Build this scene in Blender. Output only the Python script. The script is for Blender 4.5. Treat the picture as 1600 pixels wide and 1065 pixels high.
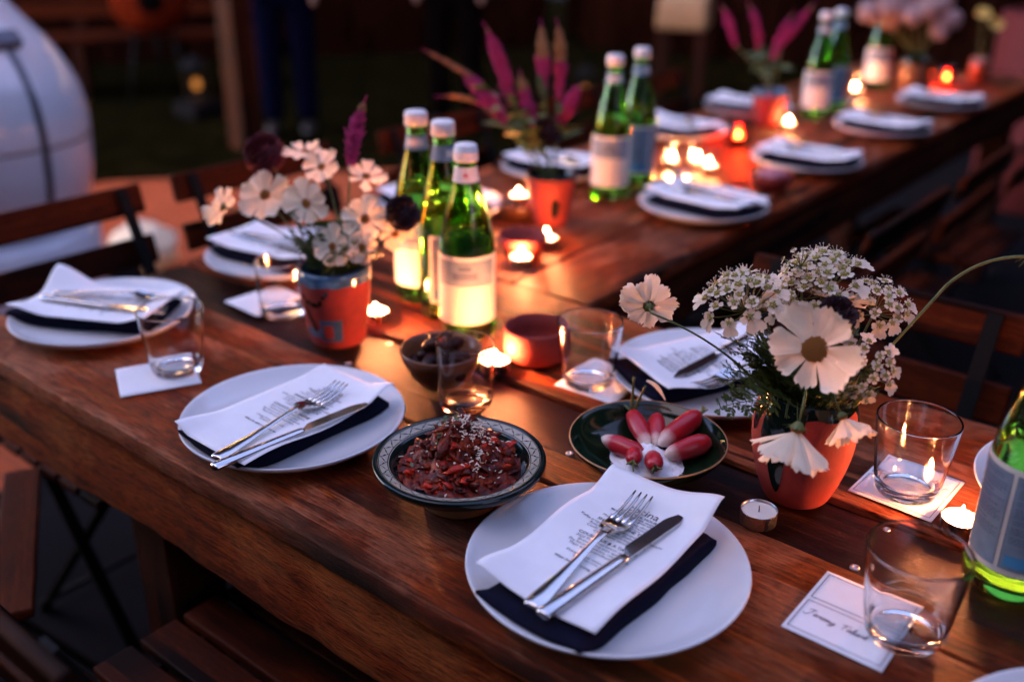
import bpy, math, random
from mathutils import Vector, Matrix, Quaternion, noise

# ------------------------------------------------------------------ scene, camera, sky, sun, exposure
S = bpy.context.scene
for o in list(bpy.data.objects):
    bpy.data.objects.remove(o)
C = S.collection
R = math.radians
T = 0.75                                     # table top height

cam_data = bpy.data.cameras.new('camera')
cam = bpy.data.objects.new('camera', cam_data)
C.objects.link(cam)
S.camera = cam
cam_data.sensor_width = 36.0
cam_data.lens = 34.85
cam_data.clip_start = 0.02
cam_data.clip_end = 200.0
_r = Vector((0.77614911, 0.6305102, 0.00703174))
_u = Vector((-0.26154324, 0.31176878, 0.91345244))
_f = Vector((-0.5737488, 0.71081441, -0.40688474))
cam.matrix_world = Matrix(((_r.x, _u.x, -_f.x, 0.7401), (_r.y, _u.y, -_f.y, -0.5271), (_r.z, _u.z, -_f.z, T + 0.5971), (0, 0, 0, 1)))
cam_data.dof.use_dof = True
cam_data.dof.focus_distance = 1.05
cam_data.dof.aperture_fstop = 1.9

EXPOSURE = 8.24                               # dusk: a faint sky, a long exposure
K = 2.0 ** -EXPOSURE
SUN_ELEV, SUN_AZ = R(-3.2), R(215)            # azimuth from +Y, clockwise: the last glow behind the camera, to the left
world = bpy.data.worlds.new('World')
S.world = world
world.use_nodes = True
wn = world.node_tree.nodes
wl = world.node_tree.links
bg = wn['Background']
sky = wn.new('ShaderNodeTexSky')
sky.sky_type = 'NISHITA'
sky.sun_disc = False
sky.sun_elevation = SUN_ELEV
sky.sun_rotation = SUN_AZ
sky.air_density = 1.0
sky.dust_density = 0.3
sky.ozone_density = 1.62
wl.new(sky.outputs[0], bg.inputs[0])
bg.inputs[1].default_value = 0.15

sun_data = bpy.data.lights.new('sun', 'SUN')
sun_data.energy = 1.15 * K
sun_data.angle = R(40)
sun_data.color = (1.0, 0.66, 0.52)
sun = bpy.data.objects.new('sun', sun_data)
C.objects.link(sun)
sun_dir = Vector((math.sin(SUN_AZ) * math.cos(R(56)), math.cos(SUN_AZ) * math.cos(R(56)), math.sin(R(56))))
sun.rotation_euler = sun_dir.to_track_quat('Z', 'Y').to_euler()
sun.location = (0, 0, 6)

S.view_settings.view_transform = 'Standard'
S.view_settings.look = 'None'
S.view_settings.gamma = 1.0
S.view_settings.exposure = EXPOSURE
S.view_settings.use_curve_mapping = False
CANDLE = 3.3 * K                                # watts of one candle flame

S.render.engine = 'CYCLES'
cy = S.cycles
cy.use_denoising = True
try:
    cy.denoiser = 'OPENIMAGEDENOISE'
except Exception:
    pass
cy.max_bounces = 14
cy.diffuse_bounces = 3
cy.glossy_bounces = 4
cy.transmission_bounces = 14
cy.transparent_max_bounces = 12
cy.sample_clamp_indirect = 3.0
cy.sample_clamp_direct = 0.0
cy.blur_glossy = 0.4
cy.use_light_tree = True

# ------------------------------------------------------------------ helpers
rng = random.Random(7)


class MB:
    """collects geometry for one mesh"""
    def __init__(self):
        self.v = []
        self.f = []
        self.mi = []
        self.m = 0

    def add(self, verts, faces):
        b = len(self.v)
        self.v += [tuple(q) for q in verts]
        for fc in faces:
            self.f.append(tuple(i + b for i in fc))
            self.mi.append(self.m)

    def box(self, c, s, M=None):
        x, y, z = s[0] / 2, s[1] / 2, s[2] / 2
        vs = [Vector((a * x, b * y, d * z)) for d in (-1, 1) for b in (-1, 1) for a in (-1, 1)]
        vs = [(M @ q if M else q) + Vector(c) for q in vs]
        self.add(vs, [(0, 2, 3, 1), (4, 5, 7, 6), (0, 1, 5, 4), (2, 6, 7, 3), (0, 4, 6, 2), (1, 3, 7, 5)])

    def bar(self, a, b, w, h, up=(0, 0, 1)):
        a, b = Vector(a), Vector(b)
        d = (b - a)
        x = d.normalized()
        y = Vector(up).cross(x).normalized()
        z = x.cross(y)
        M = Matrix((x, y, z)).transposed()
        self.box((a + b) / 2, (d.length, w, h), M)

    def lathe(self, prof, n=48, c=(0, 0, 0), closed=False, wob=None):
        """prof: list of (radius, z). closed: join last ring to first (a solid shell)"""
        cx, cy_, cz = c
        vs, fs = [], []
        k = len(prof)
        for j, (r, z) in enumerate(prof):
            for i in range(n):
                a = 2 * math.pi * i / n
                rr = r if wob is None else r * wob(a, z)
                vs.append((cx + rr * math.cos(a), cy_ + rr * math.sin(a), cz + z))
        for j in range(k if closed else k - 1):
            j2 = (j + 1) % k
            for i in range(n):
                i2 = (i + 1) % n
                fs.append((j * n + i, j * n + i2, j2 * n + i2, j2 * n + i))
        self.add(vs, fs)

    def disc(self, r, z, n=32, c=(0, 0)):
        vs = [(c[0] + r * math.cos(2 * math.pi * i / n), c[1] + r * math.sin(2 * math.pi * i / n), z) for i in range(n)]
        self.add(vs, [tuple(range(n))])

    def tube(self, path, rad, n=8, flat=1.0, up=None, cap=True):
        pts = [Vector(q) for q in path]
        k = len(pts)
        if not isinstance(rad, (list, tuple)):
            rad = [rad] * k
        vs, fs = [], []
        prev = None
        for i, q in enumerate(pts):
            t = (pts[min(i + 1, k - 1)] - pts[max(i - 1, 0)]).normalized()
            if up is not None:
                a = Vector(up).cross(t)
            elif prev is None:
                a = t.orthogonal()
            else:
                a = prev - t * prev.dot(t)
            a.normalize()
            prev = a
            b = t.cross(a)
            for j in range(n):
                an = 2 * math.pi * j / n
                vs.append(q + a * rad[i] * math.cos(an) + b * rad[i] * flat * math.sin(an))
        for i in range(k - 1):
            for j in range(n):
                j2 = (j + 1) % n
                fs.append((i * n + j, i * n + j2, (i + 1) * n + j2, (i + 1) * n + j))
        if cap:
            fs.append(tuple(reversed(range(n))))
            fs.append(tuple(range((k - 1) * n, k * n)))
        self.add(vs, fs)

    def grid(self, fn, nu, nv):
        vs = [fn(i / nu, j / nv) for j in range(nv + 1) for i in range(nu + 1)]
        w = nu + 1
        self.add(vs, [(j * w + i, j * w + i + 1, (j + 1) * w + i + 1, (j + 1) * w + i) for j in range(nv) for i in range(nu)])

    def slab(self, top, bot, nu, nv):
        """closed sheet between two grid functions"""
        w = nu + 1
        n = w * (nv + 1)
        vs = [top(i / nu, j / nv) for j in range(nv + 1) for i in range(w)] + [bot(i / nu, j / nv) for j in range(nv + 1) for i in range(w)]
        fs = []
        for j in range(nv):
            for i in range(nu):
                a, b, c_, d = j * w + i, j * w + i + 1, (j + 1) * w + i + 1, (j + 1) * w + i
                fs.append((a, b, c_, d))
                fs.append((n + d, n + c_, n + b, n + a))
        for i in range(nu):
            fs.append((i + 1, i, n + i, n + i + 1))
            a = nv * w + i
            fs.append((a, a + 1, n + a + 1, n + a))
        for j in range(nv):
            a, b = j * w, (j + 1) * w
            fs.append((a, b, n + b, n + a))
            a, b = j * w + nu, (j + 1) * w + nu
            fs.append((b, a, n + a, n + b))
        self.add(vs, fs)

    def ball(self, c, r, seg=12, rings=8, sc=(1, 1, 1), fn=None):
        vs, fs = [], []
        for j in range(rings + 1):
            th = math.pi * j / rings
            for i in range(seg):
                a = 2 * math.pi * i / seg
                d = Vector((math.sin(th) * math.cos(a), math.sin(th) * math.sin(a), math.cos(th)))
                k = r if fn is None else r * fn(d)
                vs.append((c[0] + d.x * k * sc[0], c[1] + d.y * k * sc[1], c[2] + d.z * k * sc[2]))
        for j in range(rings):
            for i in range(seg):
                i2 = (i + 1) % seg
                fs.append((j * seg + i, (j + 1) * seg + i, (j + 1) * seg + i2, j * seg + i2))
        self.add(vs, fs)

    def mesh(self, name, mat, smooth=True):
        me = bpy.data.meshes.new(name)
        me.from_pydata(self.v, [], self.f)
        mats = mat if isinstance(mat, (list, tuple)) else [mat]
        for m in mats:
            me.materials.append(m)
        if len(mats) > 1:
            me.polygons.foreach_set('material_index', self.mi)
        me.polygons.foreach_set('use_smooth', [smooth] * len(me.polygons))
        me.update()
        return me

    def build(self, name, mat, parent=None, smooth=True, bevel=0, seg=2, sharp=None):
        return ob(name, self.mesh(name, mat, smooth), parent, bevel, seg, sharp)


def ob(name, me, parent=None, bevel=0, seg=2, sharp=None, M=None):
    o = bpy.data.objects.new(name, me)
    C.objects.link(o)
    if parent is not None:
        o.parent = parent
    if M is not None:
        o.matrix_local = M
    if bevel:
        b = o.modifiers.new('bevel', 'BEVEL')
        b.width = bevel
        b.segments = seg
        b.limit_method = 'ANGLE'
        b.angle_limit = R(40)
    if sharp is not None:
        try:
            me.set_sharp_from_angle(angle=R(sharp))
        except Exception:
            pass
    return o


def tag(o, label, cat, group=None, kind=None):
    o['label'] = label
    o['category'] = cat
    if group:
        o['group'] = group
    if kind:
        o['kind'] = kind
    return o


def struct(o):
    o['kind'] = 'structure'
    return o


def thing(name, label, cat, loc=(0, 0, 0), rz=0.0, group=None):
    o = bpy.data.objects.new(name, None)
    o.empty_display_size = 0.05
    C.objects.link(o)
    o.location = loc
    o.rotation_euler = (0, 0, rz)
    return tag(o, label, cat, group)


def copy_tree(o, label=None, loc=None, rz=None, parent=None):
    c = o.copy()
    C.objects.link(c)
    if parent is not None:
        c.parent = parent
    for ch in o.children:
        copy_tree(ch, parent=c)
    if label:
        c['label'] = label
    if loc is not None:
        c.location = loc
    if rz is not None:
        c.rotation_euler = (0, 0, rz)
    return c


def lerp(a, b, t):
    return a + (b - a) * t


def sstep(a, b, x):
    t = max(0.0, min(1.0, (x - a) / (b - a)))
    return t * t * (3 - 2 * t)


def bez(p0, p1, p2, n=10, p3=None):
    out = []
    p0, p1, p2 = Vector(p0), Vector(p1), Vector(p2)
    for i in range(n + 1):
        t = i / n
        if p3 is None:
            out.append(p0 * (1 - t) ** 2 + p1 * 2 * t * (1 - t) + p2 * t * t)
        else:
            out.append(p0 * (1 - t) ** 3 + p1 * 3 * t * (1 - t) ** 2 + p2 * 3 * t * t * (1 - t) + Vector(p3) * t ** 3)
    return out


# ------------------------------------------------------------------ materials
def newmat(name):
    m = bpy.data.materials.new(name)
    m.use_nodes = True
    nt = m.node_tree
    return m, nt.nodes, nt.links, nt.nodes['Principled BSDF']


def simple(name, col, rough=0.5, metal=0.0, var=0.12, scale=40.0, bump=0.0, bscale=None, coat=0.0, sss=0.0, spec=None, sheen=0.0, trans=0.0):
    """plain surface with a little colour and roughness variation"""
    m, n, l, b = newmat(name)
    tc = n.new('ShaderNodeTexCoord')
    nz = n.new('ShaderNodeTexNoise')
    nz.inputs['Scale'].default_value = scale
    nz.inputs['Detail'].default_value = 5
    l.new(tc.outputs['Object'], nz.inputs['Vector'])
    rp = n.new('ShaderNodeValToRGB')
    rp.color_ramp.elements[0].position = 0.3
    rp.color_ramp.elements[1].position = 0.7
    rp.color_ramp.elements[0].color = tuple(max(0, c * (1 - var)) for c in col) + (1,)
    rp.color_ramp.elements[1].color = tuple(min(1, c * (1 + var)) for c in col) + (1,)
    l.new(nz.outputs[0], rp.inputs[0])
    l.new(rp.outputs[0], b.inputs['Base Color'])
    mr = n.new('ShaderNodeMapRange')
    mr.inputs[3].default_value = rough * 0.85
    mr.inputs[4].default_value = min(1, rough * 1.15)
    l.new(nz.outputs[0], mr.inputs[0])
    l.new(mr.outputs[0], b.inputs['Roughness'])
    b.inputs['Metallic'].default_value = metal
    if coat:
        b.inputs['Coat Weight'].default_value = coat
        b.inputs['Coat Roughness'].default_value = 0.08
    if sss:
        b.inputs['Subsurface Weight'].default_value = sss
        b.inputs['Subsurface Radius'].default_value = (0.01, 0.006, 0.004)
        b.inputs['Subsurface Scale'].default_value = 0.6
    if spec is not None:
        b.inputs['Specular IOR Level'].default_value = spec
    if sheen:
        b.inputs['Sheen Weight'].default_value = sheen
    if bump:
        nb = n.new('ShaderNodeTexNoise')
        nb.inputs['Scale'].default_value = bscale or scale * 4
        nb.inputs['Detail'].default_value = 4
        l.new(tc.outputs['Object'], nb.inputs['Vector'])
        bp = n.new('ShaderNodeBump')
        bp.inputs['Strength'].default_value = bump
        bp.inputs['Distance'].default_value = 0.002
        l.new(nb.outputs[0], bp.inputs['Height'])
        l.new(bp.outputs[0], b.inputs['Normal'])
    if trans:
        tr = n.new('ShaderNodeBsdfTranslucent')
        l.new(rp.outputs[0], tr.inputs[0])
        mx = n.new('ShaderNodeMixShader')
        mx.inputs[0].default_value = trans
        l.new(b.outputs[0], mx.inputs[1])
        l.new(tr.outputs[0], mx.inputs[2])
        l.new(mx.outputs[0], n['Material Output'].inputs[0])
    return m


def wood(name, dark, mid, light, worn=None, axis='X', rough=(0.38, 0.62), gscale=1.0, wornamt=0.5, bump=0.35, coat=0.0, spec=0.09):
    """plank timber: long streaks, growth rings, pores, bleached wear; the grain runs along axis"""
    m, n, l, b = newmat(name)
    b.inputs['IOR'].default_value = 1.0 + 2.4 * spec
    tc = n.new('ShaderNodeTexCoord')
    oi = n.new('ShaderNodeObjectInfo')
    off = n.new('ShaderNodeVectorMath')
    off.operation = 'ADD'
    mul = n.new('ShaderNodeVectorMath')
    mul.operation = 'SCALE'
    mul.inputs[0].default_value = (13.7, 7.3, 3.1)
    l.new(oi.outputs['Random'], mul.inputs['Scale'])
    l.new(tc.outputs['Object'], off.inputs[0])
    l.new(mul.outputs[0], off.inputs[1])

    def mp(sl, sw):
        k = n.new('ShaderNodeMapping')
        k.inputs['Scale'].default_value = {'X': (sl, sw, sw), 'Y': (sw, sl, sw), 'Z': (sw, sw, sl)}[axis]
        l.new(off.outputs[0], k.inputs['Vector'])
        return k

    def nz(src, scale, det=6, rgh=0.6, dist=0.0):
        k = n.new('ShaderNodeTexNoise')
        k.inputs['Scale'].default_value = scale
        k.inputs['Detail'].default_value = det
        k.inputs['Roughness'].default_value = rgh
        k.inputs['Distortion'].default_value = dist
        l.new(src.outputs[0], k.inputs['Vector'])
        return k

    streak = nz(mp(2.4 * gscale, 42 * gscale), 1.0, 12, 0.74, 0.25)
    fine = nz(mp(26 * gscale, 420 * gscale), 1.0, 6, 0.8)
    patch = nz(mp(4.2, 8), 1.0, 12, 0.70, 0.5)
    ringsrc = mp(1.1 * gscale, 11 * gscale)
    wv = n.new('ShaderNodeTexWave')
    wv.wave_type = 'RINGS'
    wv.rings_direction = {'X': 'X', 'Y': 'Y', 'Z': 'Z'}[axis]
    wv.inputs['Scale'].default_value = 1.6
    wv.inputs['Distortion'].default_value = 3.5
    wv.inputs['Detail'].default_value = 3
    wv.inputs['Detail Scale'].default_value = 1.4
    l.new(ringsrc.outputs[0], wv.inputs['Vector'])

    def mix(a, bb, f, mode='MIX'):
        k = n.new('ShaderNodeMix')
        k.data_type = 'RGBA'
        k.blend_type = mode
        for sock, val in ((k.inputs[6], a), (k.inputs[7], bb)):
            if isinstance(val, tuple):
                sock.default_value = val + (1,)
            else:
                l.new(val, sock)
        if isinstance(f, float):
            k.inputs[0].default_value = f
        else:
            l.new(f, k.inputs[0])
        return k.outputs[2]

    def ramp(src, p0, p1, c0=(0, 0, 0), c1=(1, 1, 1)):
        k = n.new('ShaderNodeValToRGB')
        k.color_ramp.elements[0].position = p0
        k.color_ramp.elements[1].position = p1
        k.color_ramp.elements[0].color = c0 + (1,)
        k.color_ramp.elements[1].color = c1 + (1,)
        l.new(src, k.inputs[0])
        return k

    base = ramp(streak.outputs[0], 0.34, 0.66, dark, light)
    e = base.color_ramp.elements.new(0.5)
    e.color = mid + (1,)
    col = mix(base.outputs[0], mid, ramp(wv.outputs[1], 0.15, 0.9).outputs[0])
    pores = ramp(fine.outputs[0], 0.44, 0.54)
    col = mix(dark, col, pores.outputs[0])
    col = mix(base.outputs[0], col, 0.88)
    if worn:
        wr = ramp(patch.outputs[0], 0.49, 0.575)
        mm = n.new('ShaderNodeMath')
        mm.operation = 'MULTIPLY'
        l.new(wr.outputs[0], mm.inputs[0])
        mm2 = n.new('ShaderNodeMath')
        mm2.operation = 'MULTIPLY'
        mm2.inputs[1].default_value = wornamt
        l.new(ramp(fine.outputs[0], 0.40, 0.56, (0.30,) * 3).outputs[0], mm2.inputs[0])
        l.new(mm2.outputs[0], mm.inputs[1])
        col = mix(col, worn, mm.outputs[0])
    # dark stained stretches, knots and pale scratches
    stain = nz(mp(1.6, 5.5), 1.0, 6, 0.62, 0.7)
    col = mix(col, dark, ramp(stain.outputs[0], 0.50, 0.66, (0, 0, 0), (0.72, 0.72, 0.72)).outputs[0])
    vo = n.new('ShaderNodeTexVoronoi')
    vo.inputs['Scale'].default_value = 1.0
    l.new(mp(3.0, 8.0).outputs[0], vo.inputs['Vector'])
    col = mix(dark, col, ramp(vo.outputs['Distance'], 0.03, 0.13).outputs[0])
    scr = nz(mp(2.5, 330), 1.0, 3, 0.5, 0.3)
    scm = ramp(scr.outputs[0], 0.66, 0.72, (0, 0, 0), (0.45, 0.45, 0.45))
    col = mix(col, worn or light, scm.outputs[0])
    blot = nz(mp(5, 5), 1.0, 5, 0.7)
    col = mix(col, dark, ramp(blot.outputs[0], 0.62, 0.78, (0, 0, 0), (0.8, 0.8, 0.8)).outputs[0])
    # long drying cracks along the grain
    ck = nz(mp(1.1, 30), 1.0, 2, 0.4, 0.15)
    cb = n.new('ShaderNodeValToRGB')
    for e_, (pos, vv) in zip([cb.color_ramp.elements[0], cb.color_ramp.elements[1], cb.color_ramp.elements.new(0.5)], ((0.482, 0.0), (0.518, 0.0), (0.5, 1.0))):
        e_.position = pos
        e_.color = (vv, vv, vv, 1)
    l.new(ck.outputs[0], cb.inputs[0])
    gate = ramp(nz(mp(2.0, 4.0), 1.0, 3, 0.5).outputs[0], 0.50, 0.60)
    cm = n.new('ShaderNodeMath')
    cm.operation = 'MULTIPLY'
    l.new(cb.outputs[0], cm.inputs[0])
    l.new(gate.outputs[0], cm.inputs[1])
    col = mix(col, tuple(c_ * 0.3 for c_ in dark), cm.outputs[0])
    # tint from board to board
    hs = n.new('ShaderNodeHueSaturation')
    vr = n.new('ShaderNodeMapRange')
    vr.inputs[3].default_value = 0.8
    vr.inputs[4].default_value = 1.15
    l.new(oi.outputs['Random'], vr.inputs[0])
    l.new(vr.outputs[0], hs.inputs['Value'])
    l.new(col, hs.inputs['Color'])
    l.new(hs.outputs[0], b.inputs['Base Color'])
    mr = n.new('ShaderNodeMapRange')
    mr.inputs[1].default_value = 0.3
    mr.inputs[2].default_value = 0.7
    mr.inputs[3].default_value = rough[0]
    mr.inputs[4].default_value = rough[1]
    l.new(patch.outputs[0], mr.inputs[0])
    l.new(mr.outputs[0], b.inputs['Roughness'])
    if coat:
        b.inputs['Coat Weight'].default_value = coat
        b.inputs['Coat Roughness'].default_value = 0.3
    ad = n.new('ShaderNodeMath')
    ad.operation = 'ADD'
    l.new(streak.outputs[0], ad.inputs[0])
    l.new(fine.outputs[0], ad.inputs[1])
    bp = n.new('ShaderNodeBump')
    bp.inputs['Strength'].default_value = bump
    bp.inputs['Distance'].default_value = 0.005
    l.new(ad.outputs[0], bp.inputs['Height'])
    l.new(bp.outputs[0], b.inputs['Normal'])
    return m


def glass(name, col=(1, 1, 1), ior=1.5, rough=0.0):
    m, n, l, b = newmat(name)
    b.inputs['Base Color'].default_value = col + (1,)
    b.inputs['Roughness'].default_value = rough
    b.inputs['IOR'].default_value = ior
    b.inputs['Transmission Weight'].default_value = 1.0
    return m


def thin_glass(name, col=(1, 1, 1)):
    """a thin wall: light passes straight through, the surface still mirrors at grazing angles"""
    m, n, l, b = newmat(name)
    tr = n.new('ShaderNodeBsdfTransparent')
    tr.inputs[0].default_value = col + (1,)
    gl = n.new('ShaderNodeBsdfGlossy')
    gl.inputs['Roughness'].default_value = 0.03
    fr = n.new('ShaderNodeFresnel')
    fr.inputs[0].default_value = 1.5
    mx = n.new('ShaderNodeMixShader')
    l.new(fr.outputs[0], mx.inputs[0])
    l.new(tr.outputs[0], mx.inputs[1])
    l.new(gl.outputs[0], mx.inputs[2])
    l.new(mx.outputs[0], n['Material Output'].inputs[0])
    return m


def glow(name, col, strength):
    m, n, l, b = newmat(name)
    n.remove(b)
    e = n.new('ShaderNodeEmission')
    e.inputs[0].default_value = col + (1,)
    e.inputs[1].default_value = strength
    l.new(e.outputs[0], n['Material Output'].inputs[0])
    return m


M = {}
M['top'] = wood('weathered table boards', (0.045, 0.005, 0.0007), (0.30, 0.037, 0.002), (0.60, 0.125, 0.011), worn=(0.52, 0.20, 0.10), axis='X', wornamt=0.55, bump=0.8, rough=(0.30, 0.60))
M['top_y'] = wood('weathered boards of far table', (0.045, 0.006, 0.0015), (0.23, 0.034, 0.004), (0.40, 0.090, 0.014), worn=(0.38, 0.17, 0.10), axis='Y', wornamt=0.5, bump=0.8, rough=(0.30, 0.60))
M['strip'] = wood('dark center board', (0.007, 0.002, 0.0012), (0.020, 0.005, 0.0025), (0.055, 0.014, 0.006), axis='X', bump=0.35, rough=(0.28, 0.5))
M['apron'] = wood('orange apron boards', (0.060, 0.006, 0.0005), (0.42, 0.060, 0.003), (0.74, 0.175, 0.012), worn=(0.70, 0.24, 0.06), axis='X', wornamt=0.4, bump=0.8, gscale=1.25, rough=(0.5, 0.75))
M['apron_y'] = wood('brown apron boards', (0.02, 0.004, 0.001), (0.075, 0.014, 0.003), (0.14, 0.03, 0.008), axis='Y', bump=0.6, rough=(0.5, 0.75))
M['post'] = wood('dark posts', (0.015, 0.003, 0.001), (0.05, 0.010, 0.003), (0.09, 0.02, 0.006), axis='Z', bump=0.4, rough=(0.6, 0.8))
M['slat'] = wood('teak chair slats', (0.020, 0.0026, 0.0004), (0.075, 0.011, 0.0013), (0.13, 0.024, 0.0035), axis='X', gscale=1.5, bump=0.15, rough=(0.5, 0.7), spec=0.07)
M['iron'] = simple('black iron', (0.004, 0.004, 0.004), 0.6, 0.0, 0.2, spec=0.08)
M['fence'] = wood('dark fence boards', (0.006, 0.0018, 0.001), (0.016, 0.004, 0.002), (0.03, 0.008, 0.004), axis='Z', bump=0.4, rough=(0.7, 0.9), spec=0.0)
M['china'] = simple('white china', (0.66, 0.66, 0.66), 0.12, 0, 0.015, 30)
M['paper'] = simple('white paper', (0.90, 0.89, 0.89), 0.85, 0, 0.02, 60, bump=0.05, bscale=900, trans=0.12)
M['ink'] = simple('black ink', (0.02, 0.02, 0.025), 0.8, 0, 0.0)
M['pen'] = simple('dark blue pen ink', (0.05, 0.05, 0.11), 0.7, 0, 0.0)
M['navy'] = simple('navy linen', (0.0035, 0.0040, 0.016), 0.95, 0, 0.25, 180, bump=0.5, bscale=1400, spec=0.12)
M['steel'] = simple('polished steel', (0.62, 0.61, 0.60), 0.16, 1.0, 0.05, 60)
M['clear'] = glass('clear glass', (0.985, 0.99, 0.985), 1.46)
M['green'] = glass('green bottle glass', (0.40, 0.82, 0.24), 1.5)
M['water'] = glass('water', (0.97, 1.0, 0.97), 1.33)
M['cap'] = simple('white plastic cap', (0.78, 0.74, 0.72), 0.45, 0, 0.04, sss=0.05)
M['label'] = simple('white bottle label', (0.78, 0.75, 0.70), 0.7, 0, 0.03, trans=0.22)
M['label_blue'] = simple('pale blue label print', (0.21, 0.29, 0.37), 0.7, 0, 0.12, 90, trans=0.15)
M['label_deep'] = simple('deep blue label print', (0.06, 0.28, 0.50), 0.7, 0, 0.1)
M['label_ink'] = simple('blue grey label ink', (0.10, 0.14, 0.22), 0.7, 0, 0.1)
M['red_print'] = simple('red print', (0.62, 0.03, 0.03), 0.6, 0, 0.05)
M['terracotta'] = simple('terracotta clay', (0.27, 0.023, 0.015), 0.85, 0, 0.30, 28, bump=0.25, bscale=700)
M['redclay'] = simple('red clay', (0.25, 0.024, 0.016), 0.75, 0, 0.25, 30, bump=0.2, bscale=400)
M['glaze'] = simple('black green glaze', (0.004, 0.010, 0.008), 0.10, 0, 0.5, 25, spec=0.4)
M['blueglaze'] = simple('blue glaze', (0.045, 0.12, 0.21), 0.15, 0, 0.3, 60, coat=0.7)
M['greenglaze'] = simple('dark green glaze', (0.004, 0.013, 0.006), 0.10, 0, 0.5, 30, spec=0.4)
M['tanclay'] = simple('tan clay', (0.42, 0.21, 0.085), 0.6, 0, 0.15, 60)
M['brownclay'] = simple('brown glazed clay', (0.16, 0.050, 0.016), 0.35, 0, 0.2, 40, coat=0.3)
M['ivory'] = simple('ivory slip', (0.36, 0.32, 0.25), 0.3, 0, 0.2, 60, spec=0.3)
M['wax'] = simple('white wax', (0.85, 0.80, 0.74), 0.4, 0, 0.02, sss=0.35)
M['tin'] = simple('candle tin', (0.7, 0.69, 0.68), 0.28, 1.0, 0.05)
M['flame'] = glow('flame', (1.0, 0.50, 0.18), 330.0 * K)
M['votive_red'] = thin_glass('red votive glass', (1.0, 0.30, 0.20))
M['votive'] = thin_glass('clear votive glass', (0.97, 0.95, 0.94))
M['petal'] = simple('white petals', (0.84, 0.745, 0.56), 0.6, 0, 0.10, 90, trans=0.32, bump=0.25, bscale=500)
M['cream'] = simple('cream lace petals', (0.74, 0.66, 0.52), 0.6, 0, 0.15, 150, trans=0.25)
M['petal_pink'] = simple('blush petals', (0.50, 0.34, 0.33), 0.7, 0, 0.08, 60, trans=0.28)
M['disc'] = simple('orange flower centre', (0.62, 0.24, 0.04), 0.8, 0, 0.35, 500, bump=0.9, bscale=1500)
M['floret'] = simple('green yellow floret hearts', (0.34, 0.30, 0.06), 0.7, 0, 0.25, 400)
M['stem'] = simple('green stems', (0.105, 0.125, 0.026), 0.5, 0, 0.25, 90, trans=0.1)
M['leaf'] = simple('fern green leaves', (0.050, 0.090, 0.020), 0.5, 0, 0.3, 120, trans=0.2)
M['plum'] = simple('dark plum petals', (0.028, 0.006, 0.010), 0.7, 0, 0.4, 300)
M['crimson'] = simple('dark crimson petals', (0.10, 0.008, 0.016), 0.7, 0, 0.4, 300)
M['magenta'] = simple('magenta plume', (0.50, 0.022, 0.16), 0.75, 0, 0.3, 300, bump=0.9, bscale=900, trans=0.12)
M['ochre'] = simple('ochre plume tip', (0.36, 0.19, 0.07), 0.75, 0, 0.3, 300, bump=0.9, bscale=900)
M['yellow'] = simple('yellow petals', (0.50, 0.33, 0.06), 0.7, 0, 0.2, 200)
M['salt'] = simple('salt', (0.85, 0.85, 0.86), 0.5, 0, 0.05, 900, sss=0.2)
M['cheese'] = simple('grated cheese', (0.80, 0.66, 0.50), 0.6, 0, 0.08, sss=0.2)
M['date'] = simple('dark dried fruit', (0.022, 0.004, 0.002), 0.35, 0, 0.5, 60, spec=0.12)
M['enamel'] = simple('white enamel', (0.60, 0.60, 0.63), 0.2, 0, 0.05, 6, coat=0.5)
M['hinge'] = simple('grey metal band', (0.10, 0.10, 0.12), 0.4, 0.6, 0.2)
M['screw'] = simple('screw head', (0.5, 0.47, 0.45), 0.35, 1.0, 0.2, 400)
M['denim'] = simple('dark denim', (0.002, 0.0025, 0.010), 0.95, 0, 0.3, 200, spec=0.0)
M['blackcloth'] = simple('black cloth', (0.003, 0.002, 0.002), 0.95, 0, 0.3, 200, spec=0.0)
M['skin'] = simple('skin', (0.45, 0.24, 0.16), 0.5, 0, 0.08, 30, sss=0.1)
M['hair'] = simple('dark hair', (0.02, 0.012, 0.008), 0.5, 0, 0.3, 300)
M['shoe'] = simple('shoe leather', (0.02, 0.015, 0.012), 0.4, 0, 0.2)
M['redpaint'] = simple('red painted metal', (0.10, 0.004, 0.003), 0.8, 0, 0.1)
M['lampglow'] = glow('lantern bulb', (1.0, 0.34, 0.07), 0.7 * K)
M['festoon'] = glow('festoon bulb', (1.0, 0.55, 0.25), 120.0 * K)

# ------------------------------------------------------------------ the setting
def ground_mat():
    m, n, l, b = newmat('dark worn concrete')
    tc = n.new('ShaderNodeTexCoord')
    a = n.new('ShaderNodeTexNoise')
    a.inputs['Scale'].default_value = 1.3
    a.inputs['Detail'].default_value = 9
    l.new(tc.outputs['Object'], a.inputs['Vector'])
    rp = n.new('ShaderNodeValToRGB')
    rp.color_ramp.elements[0].position = 0.3
    rp.color_ramp.elements[1].position = 0.75
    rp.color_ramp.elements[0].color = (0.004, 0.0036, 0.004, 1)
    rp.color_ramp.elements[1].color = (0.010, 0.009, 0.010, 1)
    l.new(a.outputs[0], rp.inputs[0])
    l.new(rp.outputs[0], b.inputs['Base Color'])
    b.inputs['Roughness'].default_value = 0.9
    b.inputs['Specular IOR Level'].default_value = 0.04
    f = n.new('ShaderNodeTexNoise')
    f.inputs['Scale'].default_value = 90
    f.inputs['Detail'].default_value = 5
    l.new(tc.outputs['Object'], f.inputs['Vector'])
    bp = n.new('ShaderNodeBump')
    bp.inputs['Strength'].default_value = 0.4
    bp.inputs['Distance'].default_value = 0.004
    l.new(f.outputs[0], bp.inputs['Height'])
    l.new(bp.outputs[0], b.inputs['Normal'])
    return m


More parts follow.
